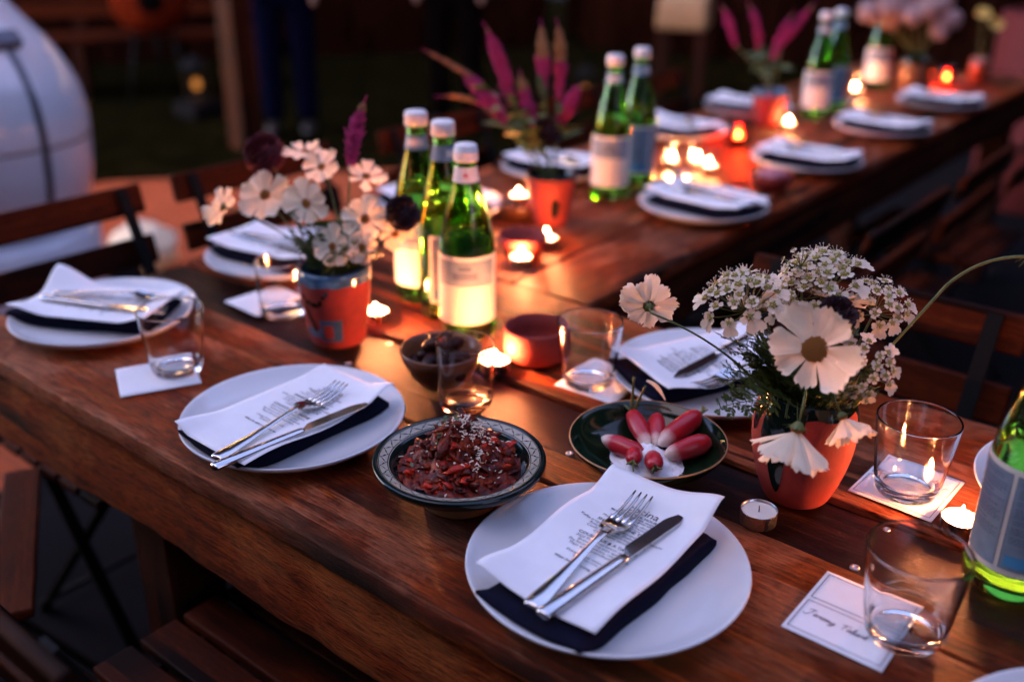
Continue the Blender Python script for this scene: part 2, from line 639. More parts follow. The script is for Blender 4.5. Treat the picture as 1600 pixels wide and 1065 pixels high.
def paver_mat():
    m, n, l, b = newmat('terracotta pavers')
    tc = n.new('ShaderNodeTexCoord')
    br = n.new('ShaderNodeTexBrick')
    br.inputs['Color1'].default_value = (0.40, 0.085, 0.028, 1)
    br.inputs['Color2'].default_value = (0.31, 0.062, 0.020, 1)
    br.inputs['Mortar'].default_value = (0.14, 0.05, 0.025, 1)
    br.inputs['Scale'].default_value = 4.5
    br.inputs['Mortar Size'].default_value = 0.012
    l.new(tc.outputs['Object'], br.inputs['Vector'])
    nz = n.new('ShaderNodeTexNoise')
    nz.inputs['Scale'].default_value = 3
    nz.inputs['Detail'].default_value = 8
    l.new(tc.outputs['Object'], nz.inputs['Vector'])
    mx = n.new('ShaderNodeMix')
    mx.data_type = 'RGBA'
    mx.blend_type = 'MULTIPLY'
    mx.inputs[0].default_value = 0.7
    l.new(br.outputs[0], mx.inputs[6])
    l.new(nz.outputs[1], mx.inputs[7])
    l.new(br.outputs[0], b.inputs['Base Color'])
    b.inputs['Roughness'].default_value = 0.85
    b.inputs['Specular IOR Level'].default_value = 0.1
    return m


def grass_mat():
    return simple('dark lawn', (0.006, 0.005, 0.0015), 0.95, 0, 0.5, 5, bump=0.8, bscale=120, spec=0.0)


mb = MB()
mb.add([(-45, -45, 0), (45, -45, 0), (45, 45, 0), (-45, 45, 0)], [(0, 1, 2, 3)])
struct(mb.build('ground', ground_mat(), smooth=False))
mb = MB()
mb.add([(-4.6, -2.2, 0.004), (-1.55, -2.2, 0.004), (-1.55, 2.6, 0.004), (-2.6, 4.2, 0.004), (-4.9, 2.2, 0.004)], [(0, 1, 2, 3, 4)])
struct(mb.build('patio', paver_mat(), smooth=False))
mb = MB()
mb.add([(-12, -1.5, 0.006), (-4.75, -1.5, 0.006), (-4.02, 2.05, 0.006), (-2.9, 3.4, 0.006), (-1.6, 6.2, 0.006), (-3.0, 12, 0.006), (-12, 12, 0.006)], [(0, 1, 2, 3, 4, 5, 6)])
struct(mb.build('lawn', grass_mat(), smooth=False))


def fence(label, a, b_, h, w=0.145, group='dark board fences'):
    a, b_ = Vector(a), Vector(b_)
    d = b_ - a
    t = thing('board_fence', label, 'fence', a, math.atan2(d.y, d.x), group)
    n = int(d.length / (w + 0.012))
    mb = MB()
    mb.box((w / 2, 0, h / 2), (w, 0.022, h))
    me = mb.mesh('board', M['fence'], False)
    r = random.Random(3)
    for i in range(n):
        ob('board', me, t, M=Matrix.Translation((i * (w + 0.012), r.uniform(-0.004, 0.004), r.uniform(-0.01, 0.02))))
    for z in (0.35, h - 0.35):
        mb = MB()
        mb.box((d.length / 2, 0.04, z), (d.length, 0.045, 0.09))
        mb.build('rail', M['fence'], t, False)
    return t


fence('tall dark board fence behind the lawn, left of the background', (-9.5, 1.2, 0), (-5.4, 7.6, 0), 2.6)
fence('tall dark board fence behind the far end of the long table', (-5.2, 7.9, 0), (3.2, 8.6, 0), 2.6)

# dark walls added out of view, right and rear, to block the sky
t = thing('sky_blocker', 'unseen dark wall added along the right to block the sky', 'sky blocker', (2.6, 0.2, 0))
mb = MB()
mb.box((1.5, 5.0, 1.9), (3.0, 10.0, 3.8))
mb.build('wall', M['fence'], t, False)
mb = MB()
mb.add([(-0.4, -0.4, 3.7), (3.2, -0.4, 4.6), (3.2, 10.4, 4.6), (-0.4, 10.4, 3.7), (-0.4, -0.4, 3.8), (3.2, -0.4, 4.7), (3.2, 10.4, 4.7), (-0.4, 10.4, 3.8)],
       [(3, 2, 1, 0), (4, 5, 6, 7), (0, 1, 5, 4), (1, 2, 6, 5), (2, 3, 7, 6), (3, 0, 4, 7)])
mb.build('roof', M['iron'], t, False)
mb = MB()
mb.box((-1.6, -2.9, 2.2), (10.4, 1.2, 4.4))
mb.build('rear_blocker', M['fence'], t, False)  # unseen block behind the camera, added to cut off low sky light


# tall unseen walls added behind the fences to keep sky out of reflections
t = thing('sky_blocker', 'tall unseen dark wall added behind the far fences to block the sky', 'sky blocker', (0, 0, 0))
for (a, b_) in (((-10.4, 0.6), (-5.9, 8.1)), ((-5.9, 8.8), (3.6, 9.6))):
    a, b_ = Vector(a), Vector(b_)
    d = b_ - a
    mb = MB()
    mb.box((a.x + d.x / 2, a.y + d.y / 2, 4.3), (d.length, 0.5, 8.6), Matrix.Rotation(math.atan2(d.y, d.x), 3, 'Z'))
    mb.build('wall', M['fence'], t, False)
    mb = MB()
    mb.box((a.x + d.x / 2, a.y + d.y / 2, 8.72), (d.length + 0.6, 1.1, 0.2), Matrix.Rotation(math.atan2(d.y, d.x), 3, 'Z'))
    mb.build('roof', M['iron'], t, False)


# ------------------------------------------------------------------ tables
def plank_mb(L0, L1, w0, w1, z0, z1, axis, seed, wob=0.0022, seg=70, rad=0.004, topw=0.0012, botw=None):
    mb = MB()
    vs, fs = [], []
    r = rad
    sec = [(0, r), (0, 0.5), (0, 1 - 0), (1, 1), (1, 0.5), (1, 0)]
    # rounded section in (side, top) terms: list of (u, v, du, dv)
    pts = []
    for (cu, cv, a0) in ((0, 0, 180), (1, 0, 270), (1, 1, 0), (0, 1, 90)):
        for k in range(4):
            a = R(a0 + 30 * k)
            pts.append((cu, cv, math.cos(a), math.sin(a)))
        if cv == 0 and cu == 0 or cv == 1 and cu == 1:
            for k in range(1, 6):
                pts.append(((k / 6) if cv == 0 else 1 - k / 6, cv, 0, -1 if cv == 0 else 1))
    n = len(pts)
    for i in range(seg + 1):
        s = lerp(L0, L1, i / seg)
        e0 = wob * noise.noise((s * 5.0, seed, 0.3)) * 2 + wob * noise.noise((s * 23, seed, 1.3))
        e1 = wob * noise.noise((s * 5.0, seed, 5.3)) * 2 + wob * noise.noise((s * 23, seed, 6.3))
        bw = 0 if botw is None else botw * (noise.noise((s * 2.2, seed, 9.0)) + 0.5 * noise.noise((s * 9, seed, 4.0)))
        for (cu, cv, du, dv) in pts:
            wlo, whi = w0 + e0 + r, w1 + e1 - r
            zlo, zhi = z0 + r + bw, z1 - r
            w = lerp(wlo, whi, cu) + du * r
            z = lerp(zlo, zhi, cv) + dv * r
            if cv == 1:
                z += topw * noise.noise((s * 3, w * 14, seed)) + topw * 0.5 * noise.noise((s * 14, w * 40, seed))
            if cu in (0, 1) and rad > 0.003:
                w += 0.0015 * noise.noise((s * 30, z * 60, seed + 2))
            vs.append((s, w, z) if axis == 'X' else (w, s, z))
    for i in range(seg):
        for j in range(n):
            j2 = (j + 1) % n
            q = (i * n + j, (i + 1) * n + j, (i + 1) * n + j2, i * n + j2)
            fs.append(q if axis == 'X' else q[::-1])
    c0 = tuple(range(n))
    c1 = tuple(range(seg * n, seg * n + n))
    fs.append(c0 if axis == 'X' else c0[::-1])
    fs.append(c1[::-1] if axis == 'X' else c1)
    mb.add(vs, fs)
    return mb


t1 = thing('farm_table', 'long weathered plank table in the foreground with an orange-brown thick edge', 'table', (0, 0, 0), 0, 'dining tables')
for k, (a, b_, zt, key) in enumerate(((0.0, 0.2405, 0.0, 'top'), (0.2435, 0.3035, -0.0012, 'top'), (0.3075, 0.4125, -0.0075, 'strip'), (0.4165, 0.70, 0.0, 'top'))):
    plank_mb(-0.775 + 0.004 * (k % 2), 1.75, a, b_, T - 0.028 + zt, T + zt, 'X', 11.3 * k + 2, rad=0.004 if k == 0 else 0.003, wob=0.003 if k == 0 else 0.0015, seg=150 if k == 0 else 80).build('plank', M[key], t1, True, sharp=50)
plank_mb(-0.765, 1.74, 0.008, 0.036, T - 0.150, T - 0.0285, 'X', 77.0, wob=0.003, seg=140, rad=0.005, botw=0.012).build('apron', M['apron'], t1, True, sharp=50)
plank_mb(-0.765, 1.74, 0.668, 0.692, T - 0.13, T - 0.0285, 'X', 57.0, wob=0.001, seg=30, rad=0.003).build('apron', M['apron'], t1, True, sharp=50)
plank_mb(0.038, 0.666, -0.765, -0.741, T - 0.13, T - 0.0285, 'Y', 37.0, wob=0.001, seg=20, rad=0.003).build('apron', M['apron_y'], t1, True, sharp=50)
for (x, y) in ((-0.36, 0.085), (-0.36, 0.615), (1.3, 0.085), (1.3, 0.615)):
    mb = MB()
    mb.box((x, y, (T - 0.152) / 2), (0.085, 0.085, T - 0.152))
    mb.build('leg', M['post'], t1, False, bevel=0.004)
for (y, z) in ((0.085, 0.16), (0.615, 0.16)):
    mb = MB()
    mb.box((0.47, y, z), (1.57, 0.04, 0.07))
    mb.build('stretcher', M['post'], t1, False, bevel=0.003)
mb = MB()
mb.lathe([(0.0, 0.0004), (0.0014, 0.0004), (0.0018, 0.0011), (0.0036, 0.0016), (0.0048, 0.0008), (0.0051, -0.001)], 16)
screw_me = mb.mesh('screw', M['screw'])
for (x, y) in ((0.149, 0.3165), (0.498, 0.3185), (0.495, 0.402), (-0.245, 0.404), (-0.24, 0.318), (0.145, 0.403), (0.85, 0.32), (0.85, 0.402)):
    ob('screw', screw_me, t1, M=Matrix.Translation((x, y, T - 0.0072)))

t2 = thing('farm_table', 'long plank table running away to the upper right, lined with candles and bottles', 'table', (0, 0, 0), 0, 'dining tables')
for k, (a, b_) in enumerate(((-0.765, -0.602), (-0.599, -0.432), (-0.429, -0.263), (-0.260, -0.098))):
    plank_mb(0.706 + 0.002 * (k % 2), 3.62 - 0.012 * (k % 3), a, b_, T - 0.028, T - 0.001 * (k % 2), 'Y', 5.1 * k + 60, rad=0.004, wob=0.002, seg=80).build('plank', M['top_y'], t2, True, sharp=50)
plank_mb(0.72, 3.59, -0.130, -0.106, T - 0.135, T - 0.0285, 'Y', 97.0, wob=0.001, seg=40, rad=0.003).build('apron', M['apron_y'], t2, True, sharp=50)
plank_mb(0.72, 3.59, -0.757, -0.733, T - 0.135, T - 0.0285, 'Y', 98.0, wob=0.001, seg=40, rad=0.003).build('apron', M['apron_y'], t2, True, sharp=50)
for (x, y) in ((-0.17, 0.85), (-0.69, 0.85), (-0.17, 3.45), (-0.69, 3.45)):
    mb = MB()
    mb.box((x, y, (T - 0.137) / 2), (0.085, 0.085, T - 0.137))
    mb.build('leg', M['post'], t2, False, bevel=0.004)


# ------------------------------------------------------------------ folding chairs
def make_chair(label):
    t = thing('folding_chair', label, 'chair', group='wooden folding chairs')
    mb = MB()
    mb.box((0, 0, 0), (0.40, 0.056, 0.016))
    sl = mb.mesh('seat_slat', M['slat'], False)
    for i in range(6):
        ob('seat_slat', sl, t, bevel=0.003, M=Matrix.Translation((0, 0.165 - i * 0.066, 0.452)))
    mb = MB()
    mb.box((0, 0, 0), (0.42, 0.015, 0.058))
    bl = mb.mesh('back_slat', M['slat'], False)
    tilt = Matrix.Rotation(R(14), 4, 'X')
    for (y, z) in ((-0.247, 0.795), (-0.222, 0.695)):
        ob('back_slat', bl, t, bevel=0.004, M=Matrix.Translation((0, y, z)) @ tilt)
    for s in (-1, 1):
        x = 0.165 * s
        mb = MB()
        mb.bar((x, 0.245, 0.0), (x, -0.085, 0.462), 0.006, 0.022, (1, 0, 0))
        mb.bar((x, -0.080, 0.452), (x, -0.242, 0.82), 0.006, 0.022, (1, 0, 0))
        mb.build('back_leg', M['iron'], t, False)
        x = 0.150 * s
        mb = MB()
        mb.bar((x, -0.235, 0.0), (x, 0.150, 0.440), 0.006, 0.022, (1, 0, 0))
        mb.build('front_leg', M['iron'], t, False)
        mb = MB()
        mb.box((0.157 * s, 0.0, 0.436), (0.008, 0.36, 0.016))
        mb.build('seat_rail', M['iron'], t, False)
    for (y, z) in ((0.225, 0.03), (-0.215, 0.03)):
        mb = MB()
        mb.tube([(-0.165, y, z), (0.165, y, z)], 0.006, 8)
        mb.build('crossbar', M['iron'], t)
    return t


chair = make_chair('folding chair at the left corner, its back slats in front of the white grill')
CH = [((-0.81, 0.30), -90, None),
      ((-0.81, 0.79), -91, 'folding chair half hidden by the white daisy bouquet, second along the left side'),
      ((-0.80, 1.37), -89, 'folding chair behind the trio of green bottles, back slats lit by candles'),
      ((-0.77, 1.86), -92, 'folding chair behind the magenta plume bouquet, left side of the far table'),
      ((-0.75, 2.36), -88, 'folding chair with bright orange slats right of the two far green bottles'),
      ((-0.06, 1.34), 90, 'folding chair in the dark beside the far table, nearest on its right side'),
      ((-0.06, 1.86), 91, 'folding chair in the dark, second along the right side of the far table'),
      ((-0.05, 2.42), 89, 'folding chair in the dark, farthest along the right side of the far table'),
      ((0.29, 0.665), 179, 'folding chair behind the near bouquet, its slats facing the camera in the dark'),
      ((-0.08, -0.04), 0, 'folding chair tucked under the front edge, its back in the bottom left corner'),
      ((-0.715, -0.165), -28.7, 'folding chair turned askew at the lower left, seat slats in view')]
for i, (c, rz, lab) in enumerate(CH):
    o = chair if i == 0 else copy_tree(chair, lab)
    o.location = (c[0], c[1], 0)
    o.rotation_euler = (0, 0, R(rz))

# ------------------------------------------------------------------ plates, napkins, menus, cutlery
mb = MB()
mb.lathe([(0.0, 0.0085), (0.05, 0.0085), (0.092, 0.0092), (0.108, 0.0115), (0.120, 0.0160), (0.1285, 0.0212), (0.1325, 0.0242), (0.1345, 0.0246),
          (0.1350, 0.0232), (0.1335, 0.0205), (0.124, 0.0130), (0.108, 0.0062), (0.086, 0.0030), (0.082, 0.0), (0.078, 0.0), (0.076, 0.0028), (0.0, 0.0032)], 96)
plate_me = mb.mesh('dinner_plate', M['china'])


def plate_z(r):
    tab = ((0, 0.0085), (0.092, 0.0092), (0.108, 0.0115), (0.12, 0.016), (0.1285, 0.0212), (0.135, 0.0246), (0.3, 0.0246))
    for (a, za), (b_, zb) in zip(tab, tab[1:]):
        if r <= b_:
            return lerp(za, zb, (r - a) / (b_ - a))
    return 0.0246


def napkin_mesh(cx, cy_, w, h, rot, seed, top=0.0285):
    """folded linen: lies on the plate, top nearly level, edges rounded and slightly wavy"""
    ca, sa = math.cos(rot), math.sin(rot)

    def xy(u, v):
        a = (u - 0.5) * w + 0.003 * noise.noise((v * 5, seed, 0))
        b_ = (v - 0.5) * h + 0.003 * noise.noise((u * 5, seed, 3))
        return cx + a * ca - b_ * sa, cy_ + a * sa + b_ * ca

    def edge(u, v):
        e = min(u, 1 - u) * w
        f = min(v, 1 - v) * h
        return min(1.0, min(e, f) / 0.012)

    def tp(u, v):
        x, y = xy(u, v)
        e = edge(u, v)
        zb = plate_z(math.hypot(x, y)) + 0.0012
        z = top + 0.0016 * noise.noise((x * 24, y * 24, seed)) + 0.0008 * noise.noise((x * 70, y * 70, seed))
        k = math.sqrt(max(0, 1 - (1 - e) ** 2))
        return (x, y, lerp(max(zb + 0.004, lerp(zb, z, 0.45)), max(z, zb + 0.006), k))

    def bt(u, v):
        x, y = xy(u, v)
        return (x, y, plate_z(math.hypot(x, y)) + 0.0012)
    mb = MB()
    mb.slab(tp, bt, 26, 36)
    return mb.mesh('napkin', M['navy'])


def paper_fn(cx, cy_, w, h, rot, style):
    ca, sa = math.cos(rot), math.sin(rot)

    def fz(u, v):
        z = 0.0342
        if style == 0:       # front setting: right-hand side sags, far right corner flares up, wave at the far left edge
            z += 0.012 * sstep(0.80, 1.0, v) * sstep(0.5, 1.0, u) + 0.012 * sstep(0.80, 1.0, v)
            z += 0.007 * sstep(0.25, 0.0, v) * sstep(0.55, 0.0, u) + 0.003 * (1 + math.sin(v * 9.5)) * sstep(0.7, 1.0, u) + 0.003 * (1 + math.sin(v * 11 + 1)) * sstep(0.3, 0.0, u)
        elif style == 1:
            z += 0.010 * sstep(0.78, 1.0, v) * sstep(0.6, 1, u) + 0.010 * sstep(0.2, 0.0, u) * sstep(0.3, 0.0, v) + 0.004 * sstep(0.8, 1.0, v) + 0.003 * sstep(0.7, 1.0, u) * (1 + math.sin(v * 9.0))
        elif style == 2:
            z += 0.030 * sstep(0.35, 0.0, v) * sstep(0.45, 0.0, u) + 0.012 * sstep(0.3, 0.0, v) * sstep(0.6, 1, u) + 0.010 * sstep(0.8, 1.0, v)
        else:
            z += 0.010 * sstep(0.75, 1.0, v) + 0.008 * sstep(0.25, 0.0, v) + 0.002 * (1 + math.sin(u * 5 + style))
        return z

    def f(u, v, dz=0.0):
        a, b_ = (u - 0.5) * w, (v - 0.5) * h
        return (cx + a * ca - b_ * sa, cy_ + a * sa + b_ * ca, fz(u, v) + dz)
    return f


def text_mesh(body, size, bold=False, align='CENTER', shear=0.0, space=1.0):
    cu = bpy.data.curves.new('print', 'FONT')
    cu.body = body
    cu.size = size
    cu.align_x = align
    cu.align_y = 'CENTER'
    cu.resolution_u = 2
    cu.shear = shear
    cu.space_character = space
    if bold:
        cu.offset = size * 0.022
    o = bpy.data.objects.new('print', cu)
    C.objects.link(o)
    dg = bpy.context.evaluated_depsgraph_get()
    me = bpy.data.meshes.new_from_object(o.evaluated_get(dg))
    bpy.data.objects.remove(o)
    bpy.data.curves.remove(cu)
    vs = [tuple(v.co) for v in me.vertices]
    fs = [tuple(q.vertices) for q in me.polygons]
    bpy.data.meshes.remove(me)
    return vs, fs


MENU = [('cocina', 0.0098, 0, 0.815), ('COCKTAIL HOUR', 0.0036, 1, 0.775), ('Marinated in chermoula, cured lemon', 0.0028, 1, 0.755), ('dried an orange, green olives', 0.0028, 1, 0.738),
        ('Thyme and honey almonds', 0.0033, 0, 0.712), ('Moroccan sardines, harissa toast', 0.0033, 0, 0.693),
        ('SHARED AT THE TABLE', 0.0042, 1, 0.655), ('Kefta crispy, preserved tomato, Shola pepper', 0.0036, 0, 0.628), ('Roasted eggplant, Zaalouk, cigar', 0.0036, 0, 0.606), ('Confit carrot and orange, cumin', 0.0036, 0, 0.584), ('Chimichurri, almonds', 0.0036, 0, 0.562),
        ('COUSCOUS & A TAGINE', 0.0042, 1, 0.520), ('2022 Preserved lemon chicken', 0.0036, 0, 0.494), ('Braised lamb with apricot', 0.0036, 0, 0.472), ('The house couscous, raisin broth', 0.0036, 0, 0.450), ('Tfaya with caramelised onion', 0.0036, 0, 0.428),
        ('Orange flower water, mint', 0.0033, 0, 0.380), ('pistachio, rose', 0.0033, 0, 0.361), ('When the night is long, mint tea', 0.0031, 1, 0.315)]


def menu_print(f, w, h, parent, lines=MENU):
    mb = MB()
    for (body, size, bold, v) in lines:
        vs, fs = text_mesh(body, size * 1.42, bool(bold))
        out = []
        for (x, y, z) in vs:
            u = 0.5 + x / w
            vv = v + y / h
            out.append(f(u, vv, 0.00035))
        mb.add(out, fs)
    mb.box(f(0.5, 0.675, 0.0004), (0.030, 0.0005, 0.0001))
    return mb.build('printed_text', M['ink'], parent, False)


def fork_parts(t):
    """a table fork lying flat, handle end at y=0, tines to y=0.205"""
    mb = MB()
    hp = [(0, 0.000, 0.0030), (0, 0.004, 0.0030), (0, 0.02, 0.0032), (0, 0.05, 0.0044), (0, 0.08, 0.0065), (0, 0.105, 0.0090), (0, 0.122, 0.0098), (0, 0.133, 0.0082)]
    hr = [0.0070, 0.0098, 0.0094, 0.0066, 0.0043, 0.0034, 0.0042, 0.0075]
    mb.tube(hp, hr, 12, flat=0.26, up=(0, 0, 1))
    mb.build('handle', M['steel'], t)
    mb = MB()

    def tp(u, v):
        y = 0.129 + v * 0.030
        wd = lerp(0.0085, 0.0124, sstep(0, 0.45, v))
        x = (u - 0.5) * 2 * wd
        return (x, y, 0.0088 - 0.0058 * sstep(0, 0.8, v) + 0.0012 * (2 * u - 1) ** 2 + 0.0008)

    def bt(u, v):
        a = tp(u, v)
        return (a[0], a[1], a[2] - 0.0018)
    mb.slab(tp, bt, 8, 8)
    mb.build('head', M['steel'], t, sharp=40)
    for i in range(4):
        x = (-0.0103 + i * 0.00687)
        mb = MB()
        mb.tube([(x, 0.156, 0.0037), (x * 0.99, 0.168, 0.0036), (x * 0.97, 0.182, 0.0050), (x * 0.95, 0.196, 0.0082), (x * 0.94, 0.205, 0.0110)], [0.0021, 0.0019, 0.0018, 0.0016, 0.0009], 8, flat=0.62, up=(0, 0, 1))
        mb.build('tine', M['steel'], t)


def knife_parts(t):
    mb = MB()
    mb.tube([(0, 0.0, 0.0042), (0, 0.003, 0.0042), (0, 0.03, 0.0044), (0, 0.07, 0.0046), (0, 0.105, 0.0046), (0, 0.113, 0.0046), (0, 0.117, 0.0046)],
            [0.0058, 0.0078, 0.0074, 0.0064, 0.0058, 0.0054, 0.0036], 14, flat=0.52, up=(0, 0, 1))
    mb.build('handle', M['steel'], t)
    mb = MB()

    def side(sg):
        def f(u, v):
            y = 0.114 + v * 0.102
            lo = -0.0030 - 0.0068 * sstep(0.02, 0.15, v) * (1 - sstep(0.72, 1.0, v) * 0.95)
            hi = 0.0046 - 0.0012 * sstep(0.8, 1.0, v) * 4.2
            return (lerp(lo, hi, u), y, 0.0044 + sg * (0.0003 + 0.0007 * u) * (1 - 0.4 * v))
        return f
    mb.slab(side(1), side(-1), 6, 22)
    mb.build('blade', M['steel'], t, sharp=30)


fork0 = thing('fork', 'tmp', 'fork', group='forks on the menus')
fork_parts(fork0)
knife0 = thing('knife', 'tmp', 'knife', group='knives on the menus')
knife_parts(knife0)
used = {'f': False, 'k': False}


def lay(proto, key, label, a, b_, z, tilt=0.0):
    """lay a piece of cutlery from a (handle end) towards b_"""
    o = proto if not used[key] else copy_tree(proto)
    used[key] = True
    o['label'] = label
    d = Vector(b_) - Vector(a)
    o.location = (a[0], a[1], z)
    o.rotation_euler = (tilt, 0, math.atan2(d.y, d.x) - math.pi / 2)
    return o


generic = {}


def setting(c, rot, where, style, menu=(0.0, -0.005, 0.0), nap=(0.0, -0.01, 0.0), fork=((-0.002, -0.115), (-0.017, 0.10)), knife=((0.013, -0.12), (0.03, 0.08)), printed=True, top=0.0305):
    """plate > nothing; napkin, menu, fork and knife lie on it as things of their own. rot: 0 means the guest sits at -y"""
    cx, cy_ = c
    p = ob('dinner_plate', plate_me)
    p.location = (cx, cy_, T + 0.0008)
    tag(p, 'white coupe plate ' + where, 'plate', 'white dinner plates')
    p.rotation_euler = (0, 0, rot)
    key = (style, menu, nap)
    if key not in generic:
        generic[key] = napkin_mesh(nap[0], nap[1], 0.118, 0.222, nap[2], style * 3.7 + 1)
    n = ob('napkin', generic[key])
    n.location = p.location
    n.rotation_euler = (0, 0, rot)
    tag(n, 'folded navy napkin ' + where, 'napkin', 'navy napkins')
    f = paper_fn(menu[0], menu[1], 0.132, 0.222, menu[2], style)
    mt = bpy.data.objects.new('menu_sheet', None)
    mt.empty_display_size = 0.05
    C.objects.link(mt)
    mt.location = p.location
    mt.rotation_euler = (0, 0, rot)
    tag(mt, 'white printed menu sheet ' + where, 'menu', 'menu sheets')
    if printed:
        mb = MB()
        mb.slab(lambda u, v: f(u, v, 0.0), lambda u, v: f(u, v, -0.0003), 22, 32)
        mb.build('sheet', M['paper'], mt)
        menu_print(f, 0.132, 0.222, mt)
    else:
        k2 = ('m', style)
        if k2 not in generic:
            mb = MB()
            mb.slab(lambda u, v: f(u, v, 0.0), lambda u, v: f(u, v, -0.0003), 14, 20)
            mb2 = MB()
            for (body, size, bold, v) in MENU[1:]:
                w = len(body) * size * 0.27
                mb2.slab(lambda uu, vv: f(0.5 + (uu - 0.5) * w * 2 / 0.132, v + (vv - 0.5) * 0.005, 0.0003), lambda uu, vv: f(0.5 + (uu - 0.5) * w * 2 / 0.132, v + (vv - 0.5) * 0.005, 0.0001), 6, 1)
            generic[k2] = (mb.mesh('sheet', M['paper']), mb2.mesh('printed_text', M['label_blue'], False))
        ob('sheet', generic[k2][0], mt)
        ob('printed_text', generic[k2][1], mt)
    ca, sa = math.cos(rot), math.sin(rot)

    def w2(q):
        return (cx + q[0] * ca - q[1] * sa, cy_ + q[0] * sa + q[1] * ca)
    if fork:
        lay(fork0, 'f', 'steel four-tined fork ' + where, w2(fork[0]), w2(fork[1]), T + 0.0358)
    if knife:
        lay(knife0, 'k', 'steel table knife ' + where, w2(knife[0]), w2(knife[1]), T + 0.0362)


setting((0.323, 0.136), 0, 'at the front centre setting, nearest the camera', 0, menu=(-0.006, 0.004, 0.0), nap=(0.002, -0.012, R(-2)))
setting((-0.137, 0.137), 0, 'at the front setting left of the red stew bowl', 1, menu=(0.011, -0.016, R(-1)), nap=(0.004, -0.012, R(-2)),
        fork=((0.040, -0.140), (0.016, 0.082)), knife=((0.056, -0.155), (0.078, 0.07)))
setting((-0.617, 0.168), R(-63), 'at the near left corner of the table', 2, menu=(0.0, -0.005, 0.0), nap=(-0.006, -0.018, R(3)),
        fork=((-0.012, -0.09), (-0.030, 0.10)), knife=((0.012, -0.095), (0.030, 0.10)))
setting((-0.628, 0.518), R(-80), 'behind the white daisy bouquet, left side', 3)
setting((0.195, 0.575), R(168), 'on the far side of the front table, behind the radish bowl', 4, menu=(0.008, 0.0, R(-12)), nap=(0.02, 0.0, R(-12)),
        fork=((-0.045, -0.115), (-0.05, 0.09)), knife=((0.02, -0.13), (-0.005, 0.075)))
setting((0.768, 0.140), 0, 'cut off by the bottom right corner', 5, printed=False)
setting((0.672, 0.575), R(180), 'half hidden by the big green bottle at the right edge', 6, printed=False)
RS = ['nearest on the right side of the far table', 'second along the right side of the far table', 'third along the right side of the far table', 'fourth along the right side of the far table']
for i, y in enumerate((1.285, 1.80, 2.31, 2.81)):
    setting((-0.212, y), R(86 + 5 * (i % 2)), RS[i], 7 + i % 2, printed=False)
LS = ['behind the trio of green bottles on the left side', 'behind the magenta plume vase on the left side', 'right of the two far bottles on the left side', 'beside the second plume vase on the left side']
for i, y in enumerate((0.925, 1.34, 1.90, 2.32)):
    setting((-0.632, y), R(-92 + 6 * (i % 2)), LS[i], 7 + i % 2, printed=False)


# ------------------------------------------------------------------ place cards
STROKES = {  # single-stroke handwriting, unit x-height 1
    'J': (1.5, [[(0.0, 1.75), (0.5, 2.05), (1.4, 2.15)], [(0.95, 2.1), (0.8, 1.0), (0.55, -0.1), (0.1, -0.35), (-0.3, 0.0)]]),
    'e': (0.8, [[(0.0, 0.45), (0.55, 0.6), (0.5, 0.95), (0.15, 0.85), (0.05, 0.3), (0.35, 0.0), (0.8, 0.25)]]),
    'r': (0.7, [[(0.0, 0.2), (0.2, 0.95), (0.25, 0.75), (0.55, 0.8), (0.5, 0.2), (0.7, 0.2)]]),
    'm': (1.2, [[(0.0, 0.1), (0.1, 0.9), (0.2, 0.1), (0.4, 0.85), (0.55, 0.1), (0.75, 0.85), (0.9, 0.1), (1.2, 0.25)]]),
    'y': (0.8, [[(0.0, 0.9), (0.1, 0.3), (0.35, 0.25), (0.6, 0.9), (0.5, -0.3), (0.2, -0.9), (-0.1, -0.6), (0.7, 0.25)]]),
    'T': (1.1, [[(-0.3, 1.7), (0.4, 1.85), (1.3, 1.95)], [(0.5, 1.9), (0.35, 0.9), (0.3, 0.0)]]),
    'a': (0.85, [[(0.55, 0.85), (0.15, 0.8), (0.05, 0.2), (0.35, 0.1), (0.6, 0.85), (0.6, 0.1), (0.85, 0.2)]]),
    'b': (0.8, [[(0.05, 0.3), (0.35, 1.7), (0.2, 1.8), (0.1, 0.1), (0.5, 0.1), (0.6, 0.7), (0.25, 0.6), (0.8, 0.35)]]),
    'i': (0.4, [[(0.0, 0.2), (0.15, 0.9), (0.15, 0.1), (0.4, 0.25)]]),
    't': (0.6, [[(0.0, 0.3), (0.3, 1.6), (0.25, 0.1), (0.55, 0.2)], [(-0.1, 1.1), (0.6, 1.25)]]),
    'o': (0.7, [[(0.3, 0.9), (0.05, 0.5), (0.25, 0.05), (0.55, 0.4), (0.3, 0.9), (0.7, 0.8)]]),
    ' ': (1.1, [])}


